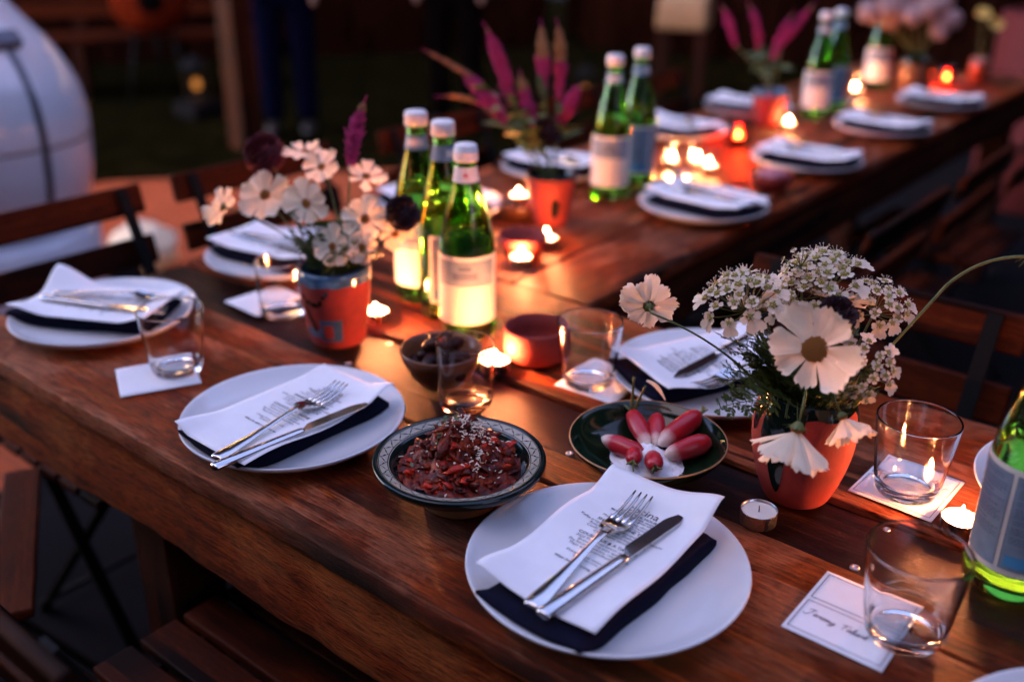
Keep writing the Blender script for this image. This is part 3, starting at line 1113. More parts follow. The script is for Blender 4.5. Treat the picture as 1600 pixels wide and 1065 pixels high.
def handwriting(mb, word, x0, y0, s, z, wdt=0.00035, slant=0.22, flip=False):
    x = x0
    for ch in word:
        adv, strokes = STROKES[ch]
        for st in strokes:
            pts = []
            cp = [st[0]] + list(st) + [st[-1]]
            for i in range(1, len(cp) - 2):
                for k in range(4):
                    t_ = k / 4
                    a, b_, c_, d = (Vector(q) for q in cp[i - 1:i + 3])
                    pts.append(0.5 * (2 * b_ + (c_ - a) * t_ + (2 * a - 5 * b_ + 4 * c_ - d) * t_ ** 2 + (-a + 3 * b_ - 3 * c_ + d) * t_ ** 3))
            pts.append(Vector(st[-1]))
            vs, fs = [], []
            for i, q in enumerate(pts):
                d = (pts[min(i + 1, len(pts) - 1)] - pts[max(i - 1, 0)])
                nn = Vector((-d.y, d.x)).normalized() if d.length > 1e-6 else Vector((0, 1))
                px, py = x + (q.x + slant * q.y) * s, y0 + q.y * s * 0.8 - (x - x0) * 0.03
                vs += [(px + nn.x * wdt, py + nn.y * wdt, z), (px - nn.x * wdt, py - nn.y * wdt, z)]
                if i:
                    k = 2 * i
                    fs.append((k - 2, k - 1, k + 1, k))
            mb.add(vs, fs)
        x += adv * s


def place_card(label, corners, word=None, flip=False, ruled=True):
    """card 92 x 103 mm from its centre and turn; two ruled panels"""
    P = [Vector(q + (0,)) for q in corners]
    c = sum(P, Vector()) / 4
    ex = ((P[1] - P[0]) + (P[2] - P[3])).normalized()
    w, h = 0.092, 0.103
    rz = math.atan2(ex.y, ex.x)
    t = thing('place_card', label, 'place card', (c.x, c.y, T + 0.0016), rz, 'place cards under the glasses')
    mb = MB()

    def tp(u, v):
        return ((u - 0.5) * w, (v - 0.5) * h, 0.0009 - 0.0005 * math.exp(-((v - 0.52) * 40) ** 2) + 0.0006 * (2 * u - 1) ** 2 * (v - 0.4))

    def bt(u, v):
        q = tp(u, v)
        return (q[0], q[1], q[2] - 0.0006)
    mb.slab(tp, bt, 8, 24)
    mb.build('card', M['paper'], t)
    if ruled:
        mb = MB()
        zl = 0.0017
        for (a, b_) in ((0.05, 0.485), (0.545, 0.95)):
            y0, y1 = (a - 0.5) * h, (b_ - 0.5) * h
            for (p, q) in (((-0.042, y0), (0.042, y0)), ((0.042, y0), (0.042, y1)), ((0.042, y1), (-0.042, y1)), ((-0.042, y1), (-0.042, y0))):
                mb.bar((p[0], p[1], zl), (q[0], q[1], zl), 0.0006, 0.0001)
        mb.build('ruled_border', M['pen'], t, False)
    if word:
        mb = MB()
        handwriting(mb, word, -0.037, -0.021, 0.0049, 0.0018)
        o = mb.build('handwriting', M['pen'], t, False)
        if flip:
            o.rotation_euler = (0, 0, math.pi)
    return t


place_card('ruled place card with a handwritten name, lower right, half under the nearest glass', [(0.483, 0.282), (0.575, 0.28), (0.575, 0.181), (0.484, 0.180)], 'Jeremy Tabart')
place_card('ruled place card under the tumbler beside the terracotta bouquet vase', [(0.447, 0.545), (0.537, 0.538), (0.533, 0.43), (0.443, 0.430)], 'Jay', flip=True)
place_card('plain white place card under the tumbler near the red clay bowl', [(0.033, 0.541), (0.122, 0.545), (0.126, 0.437), (0.037, 0.434)], ruled=False)
place_card('plain white place card under the leftmost tumbler', [(-0.408, 0.179), (-0.327, 0.136), (-0.379, 0.047), (-0.461, 0.086)], ruled=False)
place_card('plain white place card under the tumbler left of the blue-rimmed vase', [(-0.556, 0.434), (-0.452, 0.428), (-0.455, 0.335), (-0.553, 0.340)], ruled=False)


# ------------------------------------------------------------------ tumblers
def tumbler_mesh(rb, rt, h):
    mb = MB()
    prof = [(0.0, 0.0030), (rb * 0.55, 0.0026), (rb * 0.82, 0.0006), (rb * 0.90, 0.0), (rb * 0.97, 0.0012), (rb * 1.03, 0.006)]
    for k in range(1, 9):
        s = k / 8
        prof.append((lerp(rb * 1.03, rt, s ** 0.8), lerp(0.006, h - 0.0030, s)))
    prof += [(rt, h - 0.0020), (rt, h - 0.0012), (rt - 0.0004, h - 0.0002), (rt - 0.0012, h), (rt - 0.0018, h - 0.0004), (rt - 0.0022, h - 0.0012), (rt - 0.0022, h - 0.0020)]
    for k in range(8, -1, -1):
        s = k / 8
        prof.append((lerp(rb * 1.03, rt, s ** 0.8) - 0.0022, lerp(0.012, h - 0.0030, s)))
    prof += [(rb * 0.80, 0.0098), (rb * 0.5, 0.0088), (0.0, 0.0086)]
    mb.lathe(prof, 64)
    return mb.mesh('tumbler', M['clear'])


tum = tumbler_mesh(0.033, 0.044, 0.091)
tum2 = tumbler_mesh(0.034, 0.0375, 0.088)
for (x, y, z, me, lab) in ((0.572, 0.238, 0.0034, tum, 'clear tumbler nearest the camera at lower right, half on the handwritten card'),
                           (0.492, 0.475, 0.0034, tum, 'clear tumbler glowing with candlelight right of the terracotta bouquet vase'),
                           (0.067, 0.470, 0.0034, tum, 'clear tumbler on a white card right of the red clay bowl'),
                           (-0.021, 0.322, 0.0008, tum2, 'straight clear tumbler standing directly behind the red stew bowl'),
                           (-0.388, 0.140, 0.0034, tum, 'clear tumbler farthest left, on a card by the corner plate'),
                           (-0.441, 0.365, 0.0034, tum2, 'clear tumbler left of the blue-rimmed flower vase'),
                           (-0.395, 1.50, 0.0008, tum2, 'small clear tumbler among the candles on the far table'),
                           (-0.46, 2.66, 0.0008, tum2, 'clear tumbler near the bottles at the far end')):
    o = ob('tumbler', me)
    o.location = (x, y, T + z)
    tag(o, lab, 'glass', 'clear tumblers')

# ------------------------------------------------------------------ green glass bottles
B_OUT = [(0.0, 0.0065), (0.022, 0.005), (0.032, 0.001), (0.0365, 0.0), (0.0400, 0.0025), (0.0415, 0.010), (0.0415, 0.060), (0.0415, 0.135), (0.0409, 0.146), (0.0385, 0.163), (0.0345, 0.182), (0.0292, 0.203),
         (0.0240, 0.222), (0.0196, 0.240), (0.0168, 0.254), (0.0154, 0.265), (0.0150, 0.272), (0.0168, 0.2735), (0.0170, 0.2790), (0.0150, 0.2805), (0.0148, 0.2930), (0.0138, 0.2945), (0.0118, 0.2935)]


def bottle_r(z):
    for (r0, z0), (r1, z1) in zip(B_OUT[5:16], B_OUT[6:17]):
        if z <= z1:
            return lerp(r0, r1, (z - z0) / (z1 - z0))
    return 0.015


inner = [(max(0.0, r - 0.0030), z) for (r, z) in B_OUT[6:16]][::-1]
mb = MB()
mb.lathe(B_OUT + [(0.0118, 0.272)] + inner + [(0.0375, 0.014), (0.034, 0.0095), (0.0, 0.0125)], 56)
bottle_me = mb.mesh('glass_body', M['green'])


def patch(mb, rfn, a0, a1, zlo, zhi, off, na=24, nz=6):
    """a curved sheet on a turned surface; angles in degrees, zlo and zhi may be functions of the angle"""
    def f(u, v):
        a = lerp(a0, a1, u)
        lo = zlo(a) if callable(zlo) else zlo
        hi = zhi(a) if callable(zhi) else zhi
        z = lerp(lo, hi, v)
        r = rfn(z) + off
        return (r * math.cos(R(a)), r * math.sin(R(a)), z)
    mb.grid(f, na, nz)


def star(mb, rfn, a, z, s, off):
    vs = []
    for k in range(10):
        rr = s if k % 2 == 0 else s * 0.42
        an = R(90 + 36 * k)
        zz = z + rr * math.sin(an)
        aa = R(a) + rr * math.cos(an) / rfn(z)
        r = rfn(zz) + off
        vs.append((r * math.cos(aa), r * math.sin(aa), zz))
    r = rfn(z) + off
    vs.append((r * math.cos(R(a)), r * math.sin(R(a)), z))
    mb.add(vs, [(k, (k + 1) % 10, 10) for k in range(10)])


def bottle(loc, label, face, fill=0.165, cap=True, style='front'):
    t = thing('water_bottle', label, 'bottle', (loc[0], loc[1], T + 0.0008), R(face), 'green glass water bottles')
    ob('glass_body', bottle_me, t)
    mb = MB()
    pr = [(0.0, 0.0130), (0.0335, 0.0100), (0.0372, 0.0145), (0.0382, 0.02)]
    z = 0.03
    while z < fill:
        pr.append((bottle_r(z) - 0.0033, z))
        z += 0.015
    pr += [(bottle_r(fill) - 0.0033, fill), (0.0, fill)]
    mb.lathe(pr, 40)
    mb.build('water', M['water'], t)
    # body label: paper wrap with printed panels, centred on local +x
    mb = MB()
    patch(mb, bottle_r, -100, 100, 0.030, 0.138, 0.0005, 40, 4)
    lb = mb.build('paper_label', M['label'], t)
    mb = MB()
    if style == 'front':
        patch(mb, bottle_r, -62, 62, 0.092, 0.132, 0.0008, 24, 3)
        mb.build('label_panel', M['label_blue'], lb)
        mb = MB()
        patch(mb, bottle_r, -26, 24, 0.103, 0.114, 0.0011, 16, 2)
        patch(mb, bottle_r, -14, 12, 0.117, 0.124, 0.0011, 10, 2)
        mb.build('label_emblem', M['label_ink'], lb)
        mb = MB()
        star(mb, bottle_r, 0, 0.060, 0.012, 0.0011)
        mb.build('label_star', M['label'], lb)
    else:
        for (a0, a1) in ((-92, -34), (-26, 26), (34, 92)):
            patch(mb, bottle_r, a0, a1, 0.037, 0.132, 0.0008, 16, 3)
        mb.build('label_panel', M['label_blue'], lb)
        mb = MB()
        r_ = random.Random(5)
        for (a0, a1) in ((-88, -38), (-22, 22), (38, 88)):
            z = 0.127
            while z > 0.064:
                a = a0
                end = a1 - r_.choice((0, 0, 6, 18))
                while a < end:
                    w = r_.uniform(2.0, 7.0)
                    patch(mb, bottle_r, a, min(a + w, end), z, z + 0.0012, 0.0011, 2, 1)
                    a += w + 1.1
                z -= r_.choice((0.0027, 0.0027, 0.0045))
        mb.build('label_print', M['label_ink'], lb)
        for (a0, a1) in ((-88, -38), (38, 88)):
            mb = MB()
            patch(mb, bottle_r, a0, a1, 0.040, 0.052, 0.0011, 12, 2)
            mb.build('label_bar', M['label_deep'], lb)
        mb = MB()
        for (a0, a1) in ((-92, -34), (-26, 26), (34, 92)):
            for (b0, b1, z0, z1) in ((a0 - 1.2, a1 + 1.2, 0.1320, 0.1328), (a0 - 1.2, a1 + 1.2, 0.0362, 0.0370), (a0 - 1.2, a0, 0.037, 0.132), (a1, a1 + 1.2, 0.037, 0.132)):
                patch(mb, bottle_r, b0, b1, z0, z1, 0.0011, 12 if b1 - b0 > 5 else 2, 2)
        mb.build('label_border', M['label_ink'], lb)
    mb = MB()
    patch(mb, lambda z: bottle_r(z), -180, 180, 0.245, 0.267, 0.0005, 40, 3)
    nb = mb.build('neck_label', M['label_blue'] if cap else M['cap'], t)
    if not cap:
        mb = MB()
        star(mb, bottle_r, 2, 0.256, 0.0042, 0.001)
        mb.build('red_star', M['red_print'], nb)
        mb = MB()
        mb.lathe([(0.0, 0.2985), (0.0140, 0.2985), (0.0158, 0.2970), (0.0160, 0.2905), (0.0170, 0.2895), (0.0172, 0.2835), (0.0164, 0.2825), (0.0174, 0.2812), (0.0176, 0.2765), (0.0160, 0.2735)], 48)
        mb.build('metal_cap', M['cap'], t)
    else:
        mb = MB()
        patch(mb, bottle_r, -50, 50, 0.251, 0.2615, 0.0009, 16, 2)
        mb.build('neck_print', M['label'], nb)
        mb = MB()
        mb.lathe([(0.0, 0.3015), (0.0148, 0.3015), (0.0168, 0.2998), (0.0174, 0.297), (0.0176, 0.2812), (0.0172, 0.2808)], 48, wob=lambda a, z: 1 + (0.012 * math.cos(a * 24) if z < 0.2975 else 0))
        mb.build('cap', M['cap'], t)
    return t


b3 = bottle((-0.172, 0.497), 'green bottle with a ringed cap, front of the trio, red star on neck band', -52, 0.170, cap=False)
b3.scale = (1, 1, 0.955)
bottle((-0.250, 0.535), 'capped green bottle in the middle of the trio, blue side label', 18, 0.19, style='back')
bottle((-0.330, 0.561), 'capped green bottle at the left rear of the trio', -60, 0.19)
bottle((0.624, 0.384), 'large green bottle cut by the right edge, blue label of fine print facing', -133, 0.158, style='back')
bottle((-0.432, 1.262), 'capped green bottle in front of the pair on the far table', -62, 0.18)
bottle((-0.448, 1.392), 'capped green bottle behind the pair on the far table', 10, 0.18, style='back')
bottle((-0.452, 2.40), 'green bottle in the far blurred row, front of three', -60, 0.17)
bottle((-0.46, 2.53), 'green bottle in the far blurred row, middle of three', 20, 0.17, style='back')
bottle((-0.50, 3.02), 'green bottle in the far blurred row, rearmost of three', -60, 0.17)


# ------------------------------------------------------------------ candles
mb = MB()
mb.lathe([(0.0, 0.0), (0.0178, 0.0), (0.0188, 0.001), (0.0190, 0.0155), (0.0194, 0.0162), (0.0186, 0.0160), (0.0184, 0.012)], 36)
tl_cup = mb.mesh('tin_cup', M['tin'])
mb = MB()
mb.lathe([(0.0184, 0.0128), (0.0172, 0.0130), (0.012, 0.0124), (0.004, 0.0122), (0.0, 0.0126)], 36)
tl_wax = mb.mesh('wax', M['wax'])
mb = MB()
mb.tube([(0, 0, 0.0122), (0.0003, 0, 0.016), (0.0012, 0.0004, 0.0195)], [0.0007, 0.0006, 0.0005], 6)
tl_wick = mb.mesh('wick', M['ink'])
mb = MB()
mb.lathe([(0.0, 0.0165), (0.0026, 0.0175), (0.0040, 0.0198), (0.0041, 0.0222), (0.0031, 0.0258), (0.0014, 0.0295), (0.0, 0.0325)], 14)
tl_flame = mb.mesh('flame', M['flame'])


def candle_light(t, z, power=1.0):
    ld = bpy.data.lights.new('candle_light', 'POINT')
    ld.energy = CANDLE * power
    ld.color = (1.0, 0.285, 0.10)
    ld.shadow_soft_size = 0.006
    lo = bpy.data.objects.new('candle_light', ld)
    C.objects.link(lo)
    lo.parent = t
    lo.location = (0, 0, z)


def tealight(x, y, label, lit=True, z=0.0008, power=1.0, holder=None):
    t = thing('tealight', label, 'candle', (x, y, T + z), rng.uniform(0, 6), 'tealight candles')
    ob('tin_cup', tl_cup, t)
    ob('wax', tl_wax, t)
    ob('wick', tl_wick, t)
    if lit:
        ob('flame', tl_flame, t, M=Matrix.Translation((0, 0, 0.0165)) @ Matrix.Rotation(rng.uniform(-0.12, 0.12), 4, 'X') @ Matrix.Diagonal((rng.uniform(0.9, 1.25),) * 2 + (rng.uniform(0.75, 1.2), 1)) @ Matrix.Translation((0, 0, -0.0165)))
        candle_light(t, 0.026, power)
    return t


def votive(x, y, label, red=True, h=0.062, r=0.029):
    mb = MB()
    mb.lathe([(0.0, 0.0), (r * 0.74, 0.0), (r * 0.84, 0.004), (r * 0.97, h * 0.6), (r, h), (r - 0.0012, h + 0.0005), (r - 0.002, h - 0.001), (r * 0.97 - 0.002, h * 0.6), (r * 0.80, 0.0045), (0.0, 0.004)], 36)
    o = mb.build('votive_holder', M['votive_red'] if red else M['votive'])
    o.location = (x, y, T + 0.0008)
    return tag(o, label, 'candle holder', 'glass votive holders')


tealight(0.392, 0.318, 'unlit tealight with white wax, beside the front plate', lit=False)
tealight(0.560, 0.437, 'lit tealight beside the big green bottle at the right edge', power=1.2)
tealight(-0.312, 0.442, 'lit tealight right of the blue-rimmed flower vase', power=1.5)
tealight(-0.055, 0.424, 'lit tealight between the red clay bowl and the tumbler behind the stew', power=1.7)
tealight(-0.300, 0.785, 'lit tealight in the foreground of the far table, nearest of its row', power=1.6)
tealight(-0.330, 0.900, 'small lit tealight between the plume vase and the front tealight', power=1.0)
tealight(-0.490, 1.015, 'lit tealight left of the plume vase, close behind the bottle necks', z=0.031, power=1.3)
tealight(-0.470, 1.585, 'lit tealight leftmost of the glowing cluster on the far table', power=0.8)
tealight(-0.425, 1.640, 'lit tealight in the middle of the glowing cluster on the far table', power=0.7)
tealight(-0.372, 1.600, 'lit tealight rightmost of the glowing cluster on the far table', power=0.8)
tealight(-0.452, 1.905, 'lit tealight inside the red votive behind the cluster', z=0.006, power=1.2)
votive(-0.452, 1.905, 'red glass votive holder glowing behind the candle cluster')
tealight(-0.335, 3.27, 'lit tealight inside the farthest red votive', z=0.006, power=1.2)
votive(-0.335, 3.27, 'red glass votive holder glowing at the far table end')
tealight(-0.44, 2.19, 'lit tealight beside the third plate of the far table', power=0.7)
tealight(-0.50, 2.86, 'lit tealight between the far bottles', z=0.0008, power=1.0)


# ------------------------------------------------------------------ bowls and food
def stew_mat():
    m, n, l, b = newmat('red pepper stew')
    tc = n.new('ShaderNodeTexCoord')
    a = n.new('ShaderNodeTexNoise')
    a.inputs['Scale'].default_value = 75
    a.inputs['Detail'].default_value = 6
    a.inputs['Roughness'].default_value = 0.65
    l.new(tc.outputs['Object'], a.inputs['Vector'])
    rp = n.new('ShaderNodeValToRGB')
    cr = rp.color_ramp
    cr.elements[0].position = 0.32
    cr.elements[0].color = (0.010, 0.002, 0.001, 1)
    cr.elements[1].position = 0.72
    cr.elements[1].color = (0.40, 0.050, 0.008, 1)
    e = cr.elements.new(0.52)
    e.color = (0.12, 0.009, 0.002, 1)
    l.new(a.outputs[0], rp.inputs[0])
    l.new(rp.outputs[0], b.inputs['Base Color'])
    b.inputs['Roughness'].default_value = 0.34
    b.inputs['Specular IOR Level'].default_value = 0.22
    b.inputs['Subsurface Weight'].default_value = 0.1
    b.inputs['Subsurface Radius'].default_value = (0.004, 0.001, 0.0005)
    bp = n.new('ShaderNodeBump')
    bp.inputs['Strength'].default_value = 0.8
    bp.inputs['Distance'].default_value = 0.003
    l.new(a.outputs[0], bp.inputs['Height'])
    l.new(bp.outputs[0], b.inputs['Normal'])
    return m


M['stew'] = stew_mat()
M['tomato'] = simple('red tomato pieces', (0.45, 0.020, 0.006), 0.3, 0, 0.35, 90, spec=0.25, sss=0.1)

sb = (0.121, 0.152)
t = thing('serving_bowl', 'dark glazed footed bowl with a zigzag painted rim, holding red stew', 'bowl', (sb[0], sb[1], T + 0.0008), 0)
mb = MB()
mb.lathe([(0.0, 0.004), (0.034, 0.003), (0.037, 0.0), (0.041, 0.0), (0.043, 0.003), (0.040, 0.012), (0.041, 0.0145)], 56)
mb.build('foot', M['tanclay'], t)
mb = MB()
mb.lathe([(0.0400, 0.0143), (0.055, 0.0200), (0.074, 0.0315), (0.086, 0.0405), (0.0915, 0.0455), (0.0930, 0.0490), (0.0925, 0.0520), (0.0905, 0.0530), (0.0880, 0.0522), (0.0745, 0.0478),
          (0.0725, 0.0465), (0.070, 0.042), (0.062, 0.032), (0.045, 0.0225), (0.0, 0.0195)], 72)
mb.build('dish', M['glaze'], t)
mb = MB()
mb.lathe([(0.0752, 0.0486), (0.0868, 0.0524)], 72)
bd = mb.build('painted_rim', M['ivory'], t)


def rimz(r):
    return lerp(0.0486, 0.0524, (r - 0.0752) / 0.0116) + 0.0003


mb = MB()
vs, fs = [], []
NW = 30
for k in range(NW * 12):
    a = 2 * math.pi * k / (NW * 12)
    ph = NW * a
    for q in (-1, 1):
        rr = 0.0810 + 0.0036 * math.sin(ph) + 0.0011 * q * abs(math.sin(ph))
        aa = a + 0.0165 * q * math.cos(ph) + 0.018 * math.sin(ph * 2) * 0.6
        vs.append((rr * math.cos(aa), rr * math.sin(aa), rimz(rr)))
    n_ = NW * 12
    fs.append((2 * k, 2 * k + 1, (2 * k + 3) % (2 * n_), (2 * k + 2) % (2 * n_)))
mb.add(vs, fs)
for r in (0.0760, 0.0856):
    mb.lathe([(r, rimz(r)), (r + 0.0008, rimz(r + 0.0008))], 72)
mb.build('zigzag_line', M['glaze'], bd)

def mound(x, y):
    r = math.hypot(x, y)
    h = 0.040 + 0.050 * math.exp(-((x + 0.006) ** 2 + (y - 0.010) ** 2) / 0.0015) - 0.002 * (r / 0.07) ** 4
    return h + 0.0075 * noise.noise((x * 70, y * 70, 1.0)) + 0.0050 * noise.noise((x * 150, y * 150, 4.0)) + 0.0022 * noise.noise((x * 330, y * 330, 6.0))


t = thing('red_stew', 'heap of dark red stew topped with grated white cheese in the zigzag bowl', 'food', (sb[0], sb[1], T + 0.0008), 0)
mb = MB()
vs, fs = [], []
for j in range(34):
    for i in range(96):
        a = 2 * math.pi * i / 96
        r = 0.0660 * j / 33 * (1 + 0.05 * noise.noise((math.cos(a) * 2.5, math.sin(a) * 2.5, 8)))
        x, y = r * math.cos(a), r * math.sin(a)
        vs.append((x, y, mound(x, y)))
        if j:
            i2 = (i + 1) % 96
            fs.append(((j - 1) * 96 + i, j * 96 + i, j * 96 + i2, (j - 1) * 96 + i2))
mb.add(vs, fs)
mb.build('stew_base', M['stew'], t)
r_ = random.Random(21)
mb = MB()
for k in range(200):
    a, rr = r_.uniform(0, 6.283), 0.060 * math.sqrt(r_.random())
    x, y = rr * math.cos(a), rr * math.sin(a)
    s = r_.uniform(0.0018, 0.0072) if r_.random() < 0.5 else r_.uniform(0.0015, 0.0035)
    sd = r_.uniform(0, 50)
    mb.m = 0 if r_.random() < 0.80 else 1
    an = r_.uniform(0, 3.14)
    n0 = len(mb.v)
    mb.ball((0, 0, 0), s, 10, 7, (r_.uniform(0.9, 2.6), r_.uniform(0.6, 1.0), r_.uniform(0.35, 0.8)), lambda d: 1 + 0.9 * noise.noise((d * 1.7) + Vector((sd, 0, 0))))
    Q = Matrix.Translation((x, y, mound(x, y) + s * 0.15)) @ Matrix.Rotation(an, 4, 'Z') @ Matrix.Rotation(r_.uniform(-0.6, 0.6), 4, 'Y')
    for i_ in range(n0, len(mb.v)):
        mb.v[i_] = tuple(Q @ Vector(mb.v[i_]))
o = mb.build('vegetable_chunks', [M['stew'], M['tomato']], t)
o['kind'] = 'stuff'
mb = MB()
for k in range(300):
    q = r_.random()
    if q < 0.55:
        cx, cy_, sp = 0.006, 0.014, 0.010
    elif q < 0.80:
        cx, cy_, sp = 0.032, 0.000, 0.010
    else:
        cx, cy_, sp = 0.0, 0.0, 0.036
    x, y = r_.gauss(cx, sp), r_.gauss(cy_, sp)
    if math.hypot(x, y) > 0.064:
        continue
    z = mound(x, y) + r_.uniform(0.0018, 0.0042)
    ln = r_.uniform(0.0018, 0.0062)
    a = r_.uniform(0, 6.28)
    d = Vector((math.cos(a), math.sin(a), r_.uniform(-0.25, 0.25)))
    bnd = Vector((-d.y, d.x, 0.4)) * r_.uniform(-0.6, 0.6)
    p0 = Vector((x, y, z))
    mb.tube([p0, p0 + d * ln * 0.5 + bnd * ln * 0.5, p0 + d * ln], [0.0007, 0.00085, 0.0006], 4)
o = mb.build('grated_cheese', M['cheese'], t)
o['kind'] = 'stuff'
mb = MB()
for k in range(46):
    x, y = r_.gauss(-0.022, 0.012), r_.gauss(0.008, 0.02)
    z = mound(x, y) + 0.005
    a = r_.uniform(0, 6.28)
    s = r_.uniform(0.002, 0.0045)
    d = Vector((math.cos(a), math.sin(a), 0.3)) * s
    e = Vector((-math.sin(a), math.cos(a), r_.uniform(-0.5, 0.5))) * s * 0.5
    p0 = Vector((x, y, z))
    mb.add([p0 - d, p0 + e, p0 + d, p0 - e], [(0, 1, 2, 3)])
o = mb.build('chopped_herbs', M['leaf'], t)
o['kind'] = 'stuff'

# radish bowl
rb = (0.246, 0.330)
t = thing('glazed_bowl', 'shallow dark green glazed bowl holding radishes and salt', 'bowl', (rb[0], rb[1], T + 0.0008), 0)
mb = MB()
mb.lathe([(0.0, 0.002), (0.034, 0.0015), (0.037, 0.0), (0.039, 0.001), (0.041, 0.005), (0.060, 0.0145), (0.078, 0.0270), (0.0865, 0.0375), (0.0890, 0.0430), (0.0882, 0.0448), (0.0860, 0.0440),
          (0.079, 0.0335), (0.066, 0.0215), (0.045, 0.0135), (0.03, 0.0115), (0.0, 0.0108)], 72, wob=lambda a, z: 1 + 0.006 * math.sin(a * 3 + 1))
mb.build('dish', M['greenglaze'], t)
mb = MB()
mb.lathe([(0.0888, 0.0434), (0.0885, 0.0449), (0.0874, 0.0447)], 72, wob=lambda a, z: 1.0008 + 0.006 * math.sin(a * 3 + 1))
mb.build('worn_edge', M['tanclay'], t)


def radish_mat():
    m, n, l, b = newmat('radish skin')
    tc = n.new('ShaderNodeTexCoord')
    sp = n.new('ShaderNodeSeparateXYZ')
    l.new(tc.outputs['Object'], sp.inputs[0])
    nz = n.new('ShaderNodeTexNoise')
    nz.inputs['Scale'].default_value = 140
    nz.inputs['Detail'].default_value = 4
    l.new(tc.outputs['Object'], nz.inputs['Vector'])
    mm = n.new('ShaderNodeMath')
    mm.operation = 'MULTIPLY_ADD'
    mm.inputs[1].default_value = 0.011
    l.new(nz.outputs[0], mm.inputs[0])
    l.new(sp.outputs[2], mm.inputs[2])
    mr = n.new('ShaderNodeMapRange')
    mr.inputs[1].default_value = 0.009
    mr.inputs[2].default_value = 0.021
    l.new(mm.outputs[0], mr.inputs[0])
    mx = n.new('ShaderNodeMix')
    mx.data_type = 'RGBA'
    mx.inputs[6].default_value = (0.74, 0.58, 0.48, 1)
    mx.inputs[7].default_value = (0.44, 0.010, 0.020, 1)
    l.new(mr.outputs[0], mx.inputs[0])
    l.new(mx.outputs[2], b.inputs['Base Color'])
    b.inputs['Roughness'].default_value = 0.32
    b.inputs['Subsurface Weight'].default_value = 0.2
    b.inputs['Subsurface Radius'].default_value = (0.004, 0.002, 0.001)
    return m


M['radish'] = radish_mat()


def radish(tip, head, z0, z1, rad, label, leaf=True, seed=1):
    """root tip (white) at tip, leaf end (red) at head"""
    a = Vector((tip[0], tip[1], T + z0))
    b_ = Vector((head[0], head[1], T + z1))
    d = b_ - a
    L = d.length
    t = thing('radish', label, 'radish', a, 0, 'radishes in the green bowl')
    q = d.to_track_quat('Z', 'Y').to_matrix().to_4x4()
    mb = MB()
    k = 0.055 / max(L, 0.01)
    mb.lathe([(0.0, -0.006 * L), (rad * 0.10, 0.0), (rad * 0.42, 0.06 * L), (rad * 0.72, 0.18 * L), (rad * 0.92, 0.38 * L), (rad, 0.60 * L), (rad * 0.95, 0.80 * L), (rad * 0.70, 0.93 * L), (rad * 0.35, 0.985 * L), (0.0, L)], 18,
             wob=lambda an, z: 1 + 0.05 * math.sin(an * 2 + seed) + 0.04 * math.sin(z * 300 + seed))
    # colour is laid out for a 55 mm root; scale the coordinate with the mesh
    for i, v in enumerate(mb.v):
        mb.v[i] = (v[0] * k, v[1] * k, v[2] * k)
    o = mb.build('root', M['radish'], t)
    o.matrix_local = q @ Matrix.Scale(1 / k, 4)
    if leaf:
        mb = MB()
        rr = random.Random(seed)
        for j in range(4):
            an = rr.uniform(0, 6.28)
            e = Vector((math.cos(an), math.sin(an), 0))
            ln = rr.uniform(0.008, 0.020)
            mb.tube([Vector((0, 0, L * 0.97)), Vector((0, 0, L + ln * 0.5)) + e * 0.002, Vector((0, 0, L + ln)) + e * 0.006], [0.0016, 0.0014, 0.0008], 6)
        o = mb.build('leaf_stub', M['stem'], t)
        o.matrix_local = q
    return t


radish((0.196, 0.312), (0.252, 0.316), 0.034, 0.028, 0.0115, 'red radish at the left, its pale tip pointing out', False, 1)['label'] = 'red radish lying at the left of the bowl, pale end outward'
radish((0.243, 0.338), (0.194, 0.377), 0.028, 0.040, 0.0105, 'red radish with a tall green stalk, second from the left', True, 2)
radish((0.248, 0.346), (0.220, 0.392), 0.028, 0.038, 0.0105, 'short red and white radish in the middle, pointing away from the camera', False, 3)
radish((0.252, 0.345), (0.262, 0.420), 0.030, 0.042, 0.0135, 'largest red radish, pale tip in the salt, leaf stub at the upper right', True, 4)
radish((0.268, 0.330), (0.298, 0.382), 0.028, 0.036, 0.0120, 'red radish at the right side of the bowl under the largest one', False, 5)
radish((0.232, 0.328), (0.254, 0.288), 0.026, 0.036, 0.0095, 'round red radish end facing the camera, left of two at the front', True, 6)
radish((0.252, 0.330), (0.280, 0.292), 0.026, 0.037, 0.0100, 'round red radish end facing the camera, right of two at the front', True, 7)
mb = MB()


def saltz(u, v):
    a = u * 2 * math.pi
    r = v * 0.040
    x, y = r * math.cos(a) * 1.1, r * math.sin(a) * 0.9
    return (rb[0] + 0.004 + x, rb[1] - 0.006 + y, T + 0.0105 + 0.027 * math.exp(-(v * 1.5) ** 2) + 0.0030 * noise.noise((x * 130, y * 130, 3)) + 0.0016 * noise.noise((x * 420, y * 420, 3)) + 0.003 * v)


mb.grid(saltz, 60, 20)
r_ = random.Random(9)
for k in range(260):
    q = saltz(r_.random(), math.sqrt(r_.random()) * 1.05)
    s = r_.uniform(0.0004, 0.0010)
    mb.box((q[0], q[1], q[2] + 0.0006), (s, s, s), Matrix.Rotation(r_.uniform(0, 3), 3, (r_.random(), r_.random(), r_.random() + 0.01)))
tag(mb.build('salt_heap', M['salt'], smooth=True), 'heap of white salt among the radishes in the green bowl', 'salt', kind='stuff')
